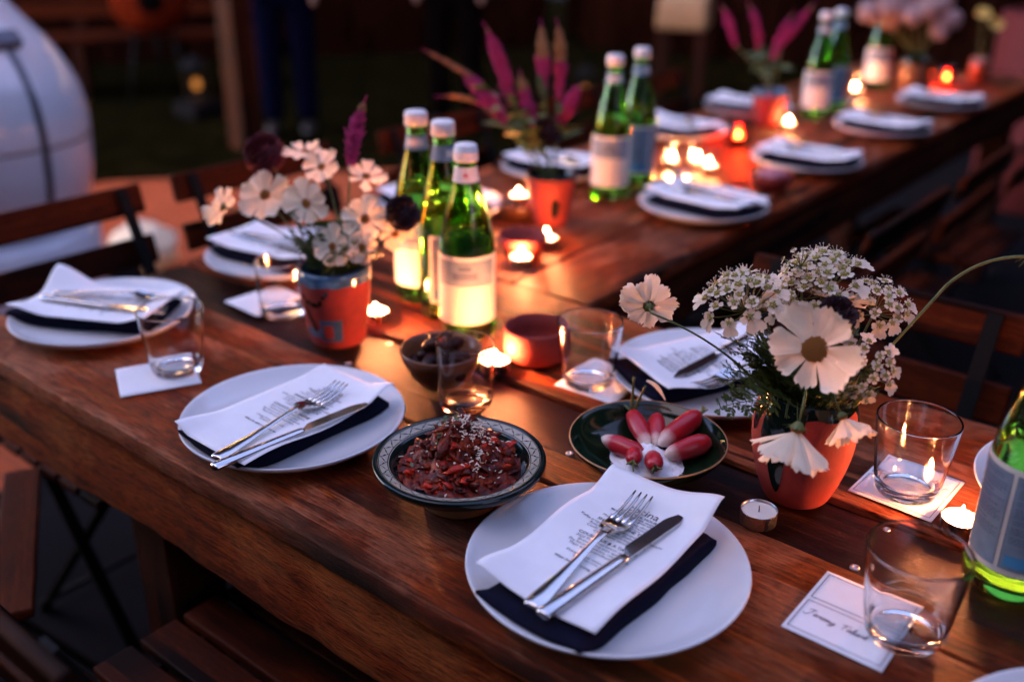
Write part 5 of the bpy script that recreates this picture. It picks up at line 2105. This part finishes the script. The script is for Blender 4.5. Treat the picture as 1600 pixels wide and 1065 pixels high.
for k, q in enumerate(((0.336, 0.318, 0.150), (0.345, 0.300, 0.128), (0.352, 0.330, 0.190), (0.330, 0.345, 0.172), (0.365, 0.318, 0.205), (0.372, 0.300, 0.150), (0.345, 0.352, 0.212), (0.450, 0.350, 0.160))):
    fern_leaf(t, W(m0), nb_(-0.012 + 0.003 * k, -0.012, 0.112), q, 0.017, 150 + k)

# --- left bouquet
def lb_(dx, dy, z=0.10):
    return (LV[0] + dx, LV[1] + dy, z)


LF = [('broad white cosmos facing the camera at the left of the daisy bouquet', (-0.403, 0.324, 0.208), (0.35, -0.72, 0.35), 0.074, 41),
      ('white cosmos in profile at the far left of the daisy bouquet', (-0.445, 0.280, 0.192), (-0.75, -0.35, 0.10), 0.060, 42),
      ('white cosmos with a dark greenish centre, middle of the daisy bouquet', (-0.331, 0.338, 0.206), (0.55, -0.60, 0.40), 0.062, 43),
      ('white cosmos at the top right of the daisy bouquet', (-0.366, 0.400, 0.240), (0.30, -0.62, 0.62), 0.056, 44),
      ('white cosmos at the very top of the daisy bouquet', (-0.412, 0.408, 0.254), (-0.10, -0.25, 0.85), 0.060, 45),
      ('small white cosmos low in front of the daisy bouquet', (-0.265, 0.325, 0.160), (0.50, -0.72, 0.32), 0.056, 46),
      ('white cosmos at the right of the daisy bouquet, upper of two', (-0.262, 0.384, 0.186), (0.60, -0.62, 0.35), 0.062, 47),
      ('white cosmos at the right of the daisy bouquet, lower of two', (-0.252, 0.366, 0.152), (0.70, -0.60, 0.10), 0.050, 48),
      ('faded open cosmos right of the purple plume in the daisy bouquet', (-0.318, 0.442, 0.226), (0.4, -0.2, 0.85), 0.058, 49),
      ('white cosmos between the two left ones of the daisy bouquet', (-0.432, 0.352, 0.205), (-0.25, 0.2, 0.9), 0.055, 50),
      ('white cosmos beside the dark pompon, rightmost of the daisy bouquet', (-0.235, 0.415, 0.162), (0.7, -0.3, -0.2), 0.050, 51)]
for i, (lab, c_, nn, dia, sd) in enumerate(LF):
    a = i * 2.4
    daisy(lab, c_, nn, dia * 1.10, lb_(0.02 * math.cos(a), 0.02 * math.sin(a)), None, n=8, seed=sd)
pompon('dark plum pompon flower left of the green bottle trio', (-0.228, 0.425, 0.192), 0.048, lb_(0.02, 0.01), M['plum'], 4)
pompon('dark crimson flower at the upper left of the daisy bouquet', (-0.468, 0.378, 0.248), 0.060, lb_(-0.02, 0.01), M['crimson'], 5)
plume('purple plume spike standing tallest in the daisy bouquet', (-0.337, 0.431, 0.240), (-0.342, 0.474, 0.336), lb_(0.0, 0.02), 0.0115, 6, tip=0.22, bend=(-0.008, -0.006, 0), leaves=2)
t = thing('fern_sprig', 'green foliage filling the mouth of the blue-rimmed vase', 'foliage', W(lb_(0, 0, 0.09)), 0)
for k in range(14):
    a = k * 2.39996
    rr = 0.030 + 0.014 * (k % 3)
    fern_leaf(t, W(lb_(0, 0, 0.09)), lb_(0.015 * math.cos(a), 0.015 * math.sin(a), 0.10), lb_(rr * math.cos(a) * 1.2, rr * math.sin(a) * 1.2, 0.140 + 0.018 * (k % 4)), 0.018, 80 + k)

# --- plume vase on the far table
v2 = (V2[0], V2[1], 0.09)
PL = [('magenta plume pointing up left, tallest in the far bouquet', (-0.512, 1.016, 0.225), (-0.592, 1.025, 0.375), 0.013, 0.10),
      ('magenta plume with a long ochre tip sweeping far left', (-0.50, 0.990, 0.185), (-0.605, 0.966, 0.286), 0.015, 0.12),
      ('long thin ochre plume arching left over the far bouquet', (-0.56, 0.985, 0.265), (-0.675, 0.933, 0.326), 0.006, 0.85),
      ('magenta plume upright in the far bouquet, left of a pair', (-0.468, 1.062, 0.245), (-0.506, 1.099, 0.381), 0.012, 0.55),
      ('magenta plume upright in the far bouquet, right of a pair', (-0.446, 1.082, 0.235), (-0.482, 1.118, 0.384), 0.011, 0.55),
      ('magenta plume with an orange tip in the middle of the far bouquet', (-0.458, 1.028, 0.182), (-0.512, 1.042, 0.291), 0.0125, 0.45),
      ('magenta plume leaning right in the far bouquet', (-0.425, 1.060, 0.185), (-0.405, 1.110, 0.268), 0.013, 0.18),
      ('thin ochre plume pointing left low in the far bouquet', (-0.55, 0.965, 0.228), (-0.628, 0.918, 0.240), 0.005, 0.9)]
for i, (lab, a, b_, rad, tip) in enumerate(PL):
    plume(lab, a, b_, (V2[0] + 0.012 * math.cos(i * 2.4), V2[1] + 0.012 * math.sin(i * 2.4), 0.09), rad, 100 + i, tip, leaves=5, bend=(0.012 * math.sin(i * 2.1), 0.012 * math.cos(i * 1.7), 0.012))
pompon('dark plum pompon above the red clay pot of plumes', (-0.440, 1.036, 0.176), 0.060, v2, M['plum'], 8)
PL = [('magenta plume at the left of the second plume vase', (-0.626, 2.183, 0.215), (-0.690, 2.183, 0.330), 0.011),
      ('magenta plume second from the left in the second plume vase', (-0.570, 2.224, 0.205), (-0.634, 2.235, 0.340), 0.010),
      ('magenta plume third from the left in the second plume vase', (-0.530, 2.235, 0.180), (-0.512, 2.311, 0.310), 0.011),
      ('magenta plume rightmost in the second plume vase', (-0.520, 2.262, 0.215), (-0.474, 2.36, 0.335), 0.010)]
for i, (lab, a, b_, rad) in enumerate(PL):
    plume(lab, a, b_, (V3[0] + 0.012 * math.cos(i * 2.4), V3[1] + 0.012 * math.sin(i * 2.4), 0.085), rad, 120 + i, 0.2, leaves=4, bend=(0.015 * math.sin(i * 2.1), 0.012, 0.012))

# --- pale cloud of blooms at the far end
r_ = random.Random(15)
HY, HL, HS = [], [], []
for k, (x, y, z, s_, w_) in enumerate(((-0.52, 2.93, 0.262, 0.045, 'leftmost'), (-0.455, 2.94, 0.290, 0.055, 'upper left'), (-0.39, 2.95, 0.262, 0.042, 'front centre'), (-0.34, 2.97, 0.285, 0.050, 'front right'), (-0.43, 3.04, 0.318, 0.060, 'topmost'),
                                       (-0.35, 3.08, 0.300, 0.052, 'rear right'), (-0.285, 3.03, 0.245, 0.038, 'rightmost'), (-0.54, 3.03, 0.250, 0.040, 'rear left'), (-0.47, 2.99, 0.235, 0.036, 'low left'), (-0.31, 3.00, 0.215, 0.034, 'lowest right'))):
    HY.append((x, y, z))
    HL.append(w_)
    HS.append(s_)
mb = MB()
for k in range(70):
    z = 1 - 2 * (k + 0.5) / 70
    a = k * 2.39996
    d = Vector((math.sqrt(1 - z * z) * math.cos(a), math.sqrt(1 - z * z) * math.sin(a), z))
    e = d.orthogonal().normalized()
    f_ = d.cross(e)
    for q in range(4):
        an = q * math.pi / 2 + k
        g = e * math.cos(an) + f_ * math.sin(an)
        h_ = d.cross(g)
        q_ = 0.82 + 0.45 * noise.noise(d * 1.8 + Vector((k * 0.1, 0, 0)))
        mb.add([d * q_, d * (q_ + 0.07) + g * 0.17 + h_ * 0.12, d * (q_ + 0.1) + g * 0.32, d * (q_ + 0.07) + g * 0.17 - h_ * 0.12], [(0, 1, 2, 3)])
mb.ball((0, 0, 0), 0.72, 12, 8)
hyd_me = mb.mesh('flower_head', M['petal_pink'])
for (c_, hl, hs_) in zip(HY, HL, HS):
    base = W((V4[0], V4[1], 0.10))
    t = thing('hydrangea_bloom', 'pale pink round bloom of the far end bouquet, ' + hl, 'flower', base, 0, 'pale round blooms')
    c2 = W(c_)
    ob('flower_head', hyd_me, t, M=Matrix.Translation(c2 - base) @ Matrix.Rotation(r_.uniform(0, 6), 4, 'Z') @ Matrix.Diagonal((hs_ * r_.uniform(0.9, 1.3), hs_ * r_.uniform(0.8, 1.2), hs_ * r_.uniform(0.75, 1.0), 1)))
    mb = MB()
    mb.tube([q - base for q in bez(base, (base + c2) / 2 + Vector((0, 0, 0.03)), c2, 6)], 0.002, 6)
    mb.build('stem', M['stem'], t)
for i, c_ in enumerate(((-0.27, 3.36, 0.24), (-0.24, 3.42, 0.20), (-0.30, 3.44, 0.235))):
    daisy(('yellow blurred flower at the upper right corner, left of three', 'yellow blurred flower at the upper right corner, lowest of three', 'yellow blurred flower at the upper right corner, rearmost of three')[i],
          c_, (0.3, -0.7, 0.5), 0.055, (-0.27, 3.41, 0.05), None, n=8, seed=60 + i, pets=None, group='yellow flowers at the far end', name='yellow_flower')
for o in list(bpy.data.objects):
    if o.name.startswith('yellow_flower'):
        for c_ in o.children:
            if c_.name.startswith('petal'):
                c_.data = c_.data.copy()
                c_.data.materials.clear()
                c_.data.materials.append(M['yellow'])
mb = MB()
mb.lathe([(0.0, 0.001), (0.026, 0.0), (0.030, 0.006), (0.033, 0.05), (0.030, 0.085), (0.028, 0.085), (0.030, 0.05), (0.026, 0.008), (0.0, 0.007)], 32)
o = mb.build('clay_vase', M['brownclay'])
o.location = (-0.27, 3.41, T + 0.0008)
tag(o, 'small dark vase of yellow flowers at the far table end', 'vase', 'clay flower vases')


# ------------------------------------------------------------------ background
# white enamelled kettle grill, left
G = (-2.43, 0.785)
t = thing('ceramic_grill', 'large white egg-shaped ceramic grill cut by the left edge', 'grill', (G[0], G[1], 0.004), 0)
mb = MB()
mb.lathe(smooth_prof([(0.0, 0.38), (0.20, 0.38), (0.285, 0.45), (0.318, 0.55), (0.330, 0.655)], 4) + [(0.330, 0.665)], 72)
mb.build('lower_shell', M['enamel'], t)
mb = MB()
mb.lathe([(0.330, 0.672)] + smooth_prof([(0.332, 0.68), (0.330, 0.74), (0.312, 0.83), (0.262, 0.93), (0.195, 1.015), (0.150, 1.08), (0.122, 1.14), (0.110, 1.20)], 4), 72)
mb.build('lid', M['enamel'], t)
mb = MB()
mb.lathe([(0.110, 1.20), (0.115, 1.205), (0.115, 1.25), (0.08, 1.265), (0.0, 1.27)], 40)
mb.build('chimney_cap', M['hinge'], t)
ca = math.atan2(-0.5271 - G[1], 0.7401 - G[0])
lidf = prof_r(smooth_prof([(0.330, 0.67), (0.332, 0.68), (0.330, 0.74), (0.312, 0.83), (0.262, 0.93), (0.195, 1.015), (0.150, 1.08), (0.122, 1.14), (0.110, 1.20)], 4))
lowf = prof_r(smooth_prof([(0.20, 0.38), (0.285, 0.45), (0.318, 0.55), (0.330, 0.655), (0.330, 0.67)], 4))
mb = MB()
aw = ca + R(31)
for k in range(24):
    z = lerp(0.42, 0.955, k / 24)
    z2 = lerp(0.42, 0.955, (k + 1) / 24)
    pts = []
    for zz in (z, z2):
        rr = (lidf(zz) if zz > 0.67 else lowf(zz)) + 0.004
        for da in (-0.012, 0.012):
            pts.append((rr * math.cos(aw + da / max(rr, 0.1)), rr * math.sin(aw + da / max(rr, 0.1)), zz))
    mb.add([pts[0], pts[1], pts[3], pts[2]], [(0, 1, 2, 3)])
mb.build('hinge_strap', M['hinge'], t)
mb = MB()
rr = lidf(0.965)
mb.box((0, 0, 0), (0.05, 0.085, 0.05))
o = mb.build('bracket', M['hinge'], t, False, bevel=0.008)
o.matrix_local = Matrix.Translation((rr * math.cos(aw), rr * math.sin(aw), 0.965)) @ Matrix.Rotation(aw, 4, 'Z') @ Matrix.Rotation(R(-42), 4, 'Y')
mb = MB()
mb.lathe([(0.0, 0.10), (0.30, 0.10), (0.31, 0.12), (0.31, 0.36), (0.29, 0.385), (0.0, 0.39)], 48)
mb.build('stand', M['enamel'], t)
for k in range(4):
    a = ca + R(45 + 90 * k)
    mb = MB()
    mb.tube([(0.27 * math.cos(a) - 0.02 * math.sin(a), 0.27 * math.sin(a) + 0.02 * math.cos(a), 0.05), (0.27 * math.cos(a) + 0.02 * math.sin(a), 0.27 * math.sin(a) - 0.02 * math.cos(a), 0.05)], 0.05, 18)
    mb.build('caster', M['iron'], t)

# white sack and dark ball by the patio, seen through the chair back
mb = MB()
mb.ball((0, 0, 0.10), 0.12, 20, 14, (1.2, 0.9, 0.85), lambda d: 1 + 0.25 * noise.noise(d * 2.0) + 0.1 * noise.noise(d * 5.0))
o = mb.build('cloth_bundle', M['petal'])
o.location = (-2.66, 1.42, 0.01)
tag(o, 'white cloth bundle on the patio seen through the leftmost chair back', 'cloth')
mb = MB()
mb.lathe([(0.0, 0.0), (0.06, 0.0), (0.085, 0.03), (0.09, 0.08), (0.07, 0.12), (0.062, 0.125), (0.0, 0.11)], 24)
o = mb.build('iron_pot', M['iron'])
o.location = (-2.52, 1.22, 0.005)
tag(o, 'small round black pot on the patio in front of the white bundle', 'pot')

# timber post, low bench, clay chiminea
mb = MB()
mb.box((0, 0, 1.25), (0.14, 0.14, 2.5))
M['postlit'] = wood('cedar post', (0.02, 0.004, 0.0007), (0.06, 0.010, 0.0014), (0.10, 0.02, 0.003), axis='Z', bump=0.4)
o = mb.build('timber_post', M['postlit'], None, False, bevel=0.008)
o.location = (-4.10, 2.98, 0)
tag(o, 'upright cedar post left of the person in jeans', 'post')
t = thing('garden_bench', 'low timber bench in front of the dark fence, upper left', 'bench', (-6.35, 3.25, 0), R(57), 'garden benches')
for k in range(4):
    mb = MB()
    mb.box((0, -0.16 + k * 0.105, 0.42), (2.6, 0.095, 0.035))
    mb.build('seat_board', M['slat'], t, False, bevel=0.004)
for k in range(3):
    mb = MB()
    mb.box((0, 0.25, 0.58 + k * 0.13), (2.6, 0.03, 0.10))
    mb.build('back_board', M['slat'], t, False, bevel=0.004)
for x in (-1.2, 0, 1.2):
    mb = MB()
    mb.box((x, 0.0, 0.2), (0.07, 0.40, 0.40))
    mb.box((x, 0.275, 0.45), (0.07, 0.05, 0.9))
    mb.build('leg', M['post'], t, False)
M['oven'] = simple('sooty clay', (0.09, 0.010, 0.003), 0.8, 0, 0.3, 8, spec=0.0)
t = thing('clay_oven', 'rounded clay oven with a dark mouth at the top left', 'oven', (-5.75, 3.50, 0), 0)
mb = MB()
mb.lathe(smooth_prof([(0.0, 0.475), (0.10, 0.48), (0.20, 0.53), (0.25, 0.62), (0.26, 0.72), (0.22, 0.85), (0.14, 0.95), (0.10, 1.05), (0.10, 1.30)], 4), 48)
mb.build('body', M['oven'], t)
for k in range(3):
    a = k * 2.094 + 0.4
    mb = MB()
    mb.tube([(0.13 * math.cos(a), 0.13 * math.sin(a), 0.52), (0.24 * math.cos(a), 0.24 * math.sin(a), 0.0)], 0.014, 8)
    mb.build('leg', M['iron'], t)
mb = MB()
ca2 = math.atan2(-0.5271 - 3.50, 0.7401 + 5.75)
mb.ball((0, 0, 0), 0.105, 24, 14, (0.55, 1, 0.9))
o = mb.build('mouth', M['blackcloth'], t)
o.matrix_local = Matrix.Translation((0.215 * math.cos(ca2), 0.215 * math.sin(ca2), 0.70)) @ Matrix.Rotation(ca2, 4, 'Z')


def lantern(loc, label, power, h=0.22, hang=False):
    t = thing('garden_lantern', label, 'lantern', loc, 0.6, 'garden lanterns')
    mb = MB()
    mb.box((0, 0, 0.008), (0.13, 0.13, 0.016))
    mb.build('base', M['iron'], t, False)
    for sx in (-1, 1):
        for sy in (-1, 1):
            mb = MB()
            mb.box((0.056 * sx, 0.056 * sy, h / 2 + 0.01), (0.010, 0.010, h))
            mb.build('corner_bar', M['iron'], t, False)
    mb = MB()
    mb.lathe([(0.095, h + 0.012), (0.09, h + 0.02), (0.03, h + 0.075), (0.012, h + 0.085), (0.0, h + 0.086)], 24)
    mb.build('roof', M['iron'], t)
    mb = MB()
    mb.ball((0, 0, h * 0.5), 0.028, 14, 10, (1, 1, 1.25))
    mb.build('bulb', M['lampglow'], t)
    if hang:
        mb = MB()
        mb.tube([(0, 0, h + 0.08), (0, 0, h + 0.5), (0, 0, hang - loc[2])], 0.004, 6)
        mb.build('hanging_wire', M['iron'], t)
    ld = bpy.data.lights.new('lantern_light', 'POINT')
    ld.energy = power
    ld.color = (1.0, 0.36, 0.11)
    ld.shadow_soft_size = 0.04
    lo = bpy.data.objects.new('lantern_light', ld)
    C.objects.link(lo)
    lo.parent = t
    lo.location = (0, 0, h * 0.5)
    return t


LAMP = 2.0 * K
lantern((-5.06, 3.33, 0.12), 'lit garden lantern on a low block, orange dot left of the cedar post', LAMP, 0.20)
mb = MB()
mb.box((0, 0, 0.05), (0.24, 0.24, 0.098))
o = mb.build('stone_block', ground_mat(), None, False, bevel=0.01)
o.location = (-5.06, 3.33, 0.012)
tag(o, 'low stone block under the lit garden lantern', 'block')


# ------------------------------------------------------------------ people standing behind, dark and out of focus
def skin_mesh(name, verts, edges, radii, mat, root=0, sub=2):
    me = bpy.data.meshes.new(name)
    me.from_pydata(verts, edges, [])
    o = bpy.data.objects.new(name, me)
    C.objects.link(o)
    md = o.modifiers.new('skin', 'SKIN')
    md.use_smooth_shade = True
    for i, sv in enumerate(me.skin_vertices[0].data):
        rr = radii[i]
        sv.radius = rr if isinstance(rr, tuple) else (rr, rr)
        sv.use_root = (i == root)
    ss = o.modifiers.new('subdivision', 'SUBSURF')
    ss.levels = sub
    ss.render_levels = sub
    me.materials.append(mat)
    return o


def person(label, loc, rz, trousers, top):
    t = thing('person', label, 'person', loc, rz)
    J = [(0, 0, 0.95), (0, 0, 1.15), (0, 0.01, 1.35), (0, 0.0, 1.47), (0, -0.01, 1.53), (0, -0.02, 1.60), (0, -0.03, 1.70)]
    E_ = [(0, 1), (1, 2), (2, 3), (3, 4), (4, 5), (5, 6)]
    Rr = [(0.12, 0.085), (0.10, 0.075), (0.11, 0.08), (0.055, 0.05), (0.052, 0.052), (0.072, 0.085), (0.068, 0.085)]
    for s in (-1, 1):
        b_ = len(J)
        J += [(0.17 * s, 0.0, 1.40), (0.23 * s, 0.01, 1.14), (0.22 * s, -0.10, 0.92), (0.20 * s, -0.15, 0.84), (0.195 * s, -0.17, 0.77)]
        E_ += [(2, b_), (b_, b_ + 1), (b_ + 1, b_ + 2), (b_ + 2, b_ + 3), (b_ + 3, b_ + 4)]
        Rr += [0.060, 0.046, 0.034, (0.040, 0.022), (0.030, 0.016)]
        b_ = len(J)
        J += [(0.095 * s, 0, 0.86), (0.10 * s, -0.01, 0.48), (0.105 * s, 0.02, 0.16)]
        E_ += [(0, b_), (b_, b_ + 1), (b_ + 1, b_ + 2)]
        Rr += [0.085, 0.058, 0.036]
    o = skin_mesh('body', J, E_, Rr, M['skin'])
    o.parent = t
    J = [(0, 0, 0.99), (0, 0, 0.90)]
    E_ = [(0, 1)]
    Rr = [(0.152, 0.115), (0.155, 0.118)]
    for s in (-1, 1):
        b_ = len(J)
        J += [(0.095 * s, 0, 0.80), (0.10 * s, -0.01, 0.48), (0.105 * s, 0.02, 0.04)]
        E_ += [(1, b_), (b_, b_ + 1), (b_ + 1, b_ + 2)]
        Rr += [0.100, 0.078, 0.072]
    o = skin_mesh('trousers', J, E_, Rr, trousers)
    o.parent = t
    J = [(0, 0, 0.94), (0, 0, 1.15), (0, 0.01, 1.36), (0, 0, 1.44)]
    E_ = [(0, 1), (1, 2), (2, 3)]
    Rr = [(0.175, 0.135), (0.16, 0.125), (0.18, 0.135), (0.09, 0.08)]
    for s in (-1, 1):
        b_ = len(J)
        J += [(0.18 * s, 0, 1.40), (0.23 * s, 0.01, 1.14)]
        E_ += [(2, b_), (b_, b_ + 1)]
        Rr += [0.085, 0.070]
    o = skin_mesh('shirt', J, E_, Rr, top)
    o.parent = t
    mb = MB()
    mb.ball((0, -0.012, 1.72), 0.098, 16, 12, (0.86, 1.0, 0.92), lambda d: 1.0 if (d.z > -0.1 or d.y > 0.1) else 0.7)
    mb.build('hair', M['hair'], t)
    for s in (-1, 1):
        mb = MB()
        mb.ball((0.11 * s, -0.06, 0.038), 0.05, 14, 9, (0.95, 2.5, 0.8))
        mb.build('shoe', M['shoe'], t)
    return t


person('person in dark blue jeans standing on the lawn, legs only in view', (-4.22, 3.42, 0.006), R(45), M['denim'], M['blackcloth'])
person('person all in black standing behind the green bottle trio', (-3.55, 4.20, 0.006), R(30), M['blackcloth'], M['blackcloth'])

# tall red tin drum and pale crate at the back
mb = MB()
mb.lathe([(0.0, 0.0), (0.24, 0.0), (0.25, 0.01), (0.25, 0.28), (0.257, 0.30), (0.25, 0.32), (0.25, 0.60), (0.257, 0.62), (0.25, 0.64), (0.25, 0.88), (0.245, 0.89), (0.235, 0.885), (0.235, 0.80), (0.0, 0.80)], 48)
o = mb.build('red_drum', M['redpaint'])
o.location = (-0.30, 4.75, 0.001)
tag(o, 'red painted metal drum beyond the far table end, right edge', 'drum')
t = thing('linen_stool', 'pale linen covered stool far behind the two green bottles', 'stool', (-3.0, 6.05, 0.006), 0.4)
mb = MB()
mb.slab(lambda u, v: ((u - 0.5) * 0.34, (v - 0.5) * 0.34, 0.72 + 0.03 * math.sin(u * 3.1) * math.sin(v * 3.1)), lambda u, v: ((u - 0.5) * 0.36, (v - 0.5) * 0.36, 0.50), 10, 10)
mb.build('cushion', M['tanclay'], t, bevel=0.02)
for sx in (-1, 1):
    for sy in (-1, 1):
        mb = MB()
        mb.box((0.14 * sx, 0.14 * sy, 0.25), (0.05, 0.05, 0.50))
        mb.build('leg', M['post'], t, False)
lantern((-3.35, 5.35, 0.006), 'lit garden lantern on the lawn by the linen stool', LAMP * 0.25, 0.2)

# festoon lights: one string over the patio, one along the fences; their bulbs are mirrored in the shoulder of the white grill
def festoon(label, a, b_, sag, n, power):
    t = thing('festoon_string', label, 'string lights', a, 0, 'festoon strings')
    pa, pb = Vector((0, 0, 0)), Vector(b_) - Vector(a)
    m_ = n * 4 + 4
    cab = [pa.lerp(pb, i / m_) + Vector((0, 0, -sag * math.sin(math.pi * i / m_))) for i in range(m_ + 1)]
    mb = MB()
    mb.tube(cab, 0.004, 6)
    mb.build('cable', M['iron'], t)
    for k in range(n):
        q = cab[4 + k * 4] + Vector((0, 0, -0.03))
        mb = MB()
        mb.lathe([(0.0, 0.03), (0.012, 0.03), (0.013, -0.012), (0.0, -0.012)], 12, c=tuple(q))
        so = mb.build('socket', M['iron'], t)
        mb = MB()
        mb.ball((q.x, q.y, q.z - 0.045), 0.032, 14, 10, (1, 1, 1.2))
        mb.build('bulb', M['festoon'], so)
        if power:
            ld = bpy.data.lights.new('bulb_light', 'POINT')
            ld.energy = power
            ld.color = (1.0, 0.40, 0.14)
            ld.shadow_soft_size = 0.032
            lo = bpy.data.objects.new('bulb_light', ld)
            C.objects.link(lo)
            lo.parent = t
            lo.location = q + Vector((0, 0, -0.045))


festoon('string of warm festoon bulbs hung over the patio beside the white grill', (-4.10, 2.98, 2.32), (-2.75, -1.42, 2.30), 0.42, 9, 150.0 * K)
festoon('string of dim festoon bulbs along the dark fences, mirrored in the white grill', (-6.85, 5.30, 2.45), (-1.00, 8.20, 2.45), 0.25, 15, 0)
mb = MB()
mb.box((0, 0, 1.2), (0.10, 0.10, 2.4))
o = mb.build('timber_post', M['postlit'], None, False, bevel=0.008)
o.location = (-2.75, -1.42, 0)
tag(o, 'cedar post holding the near end of the festoon string, left of the photo', 'post')
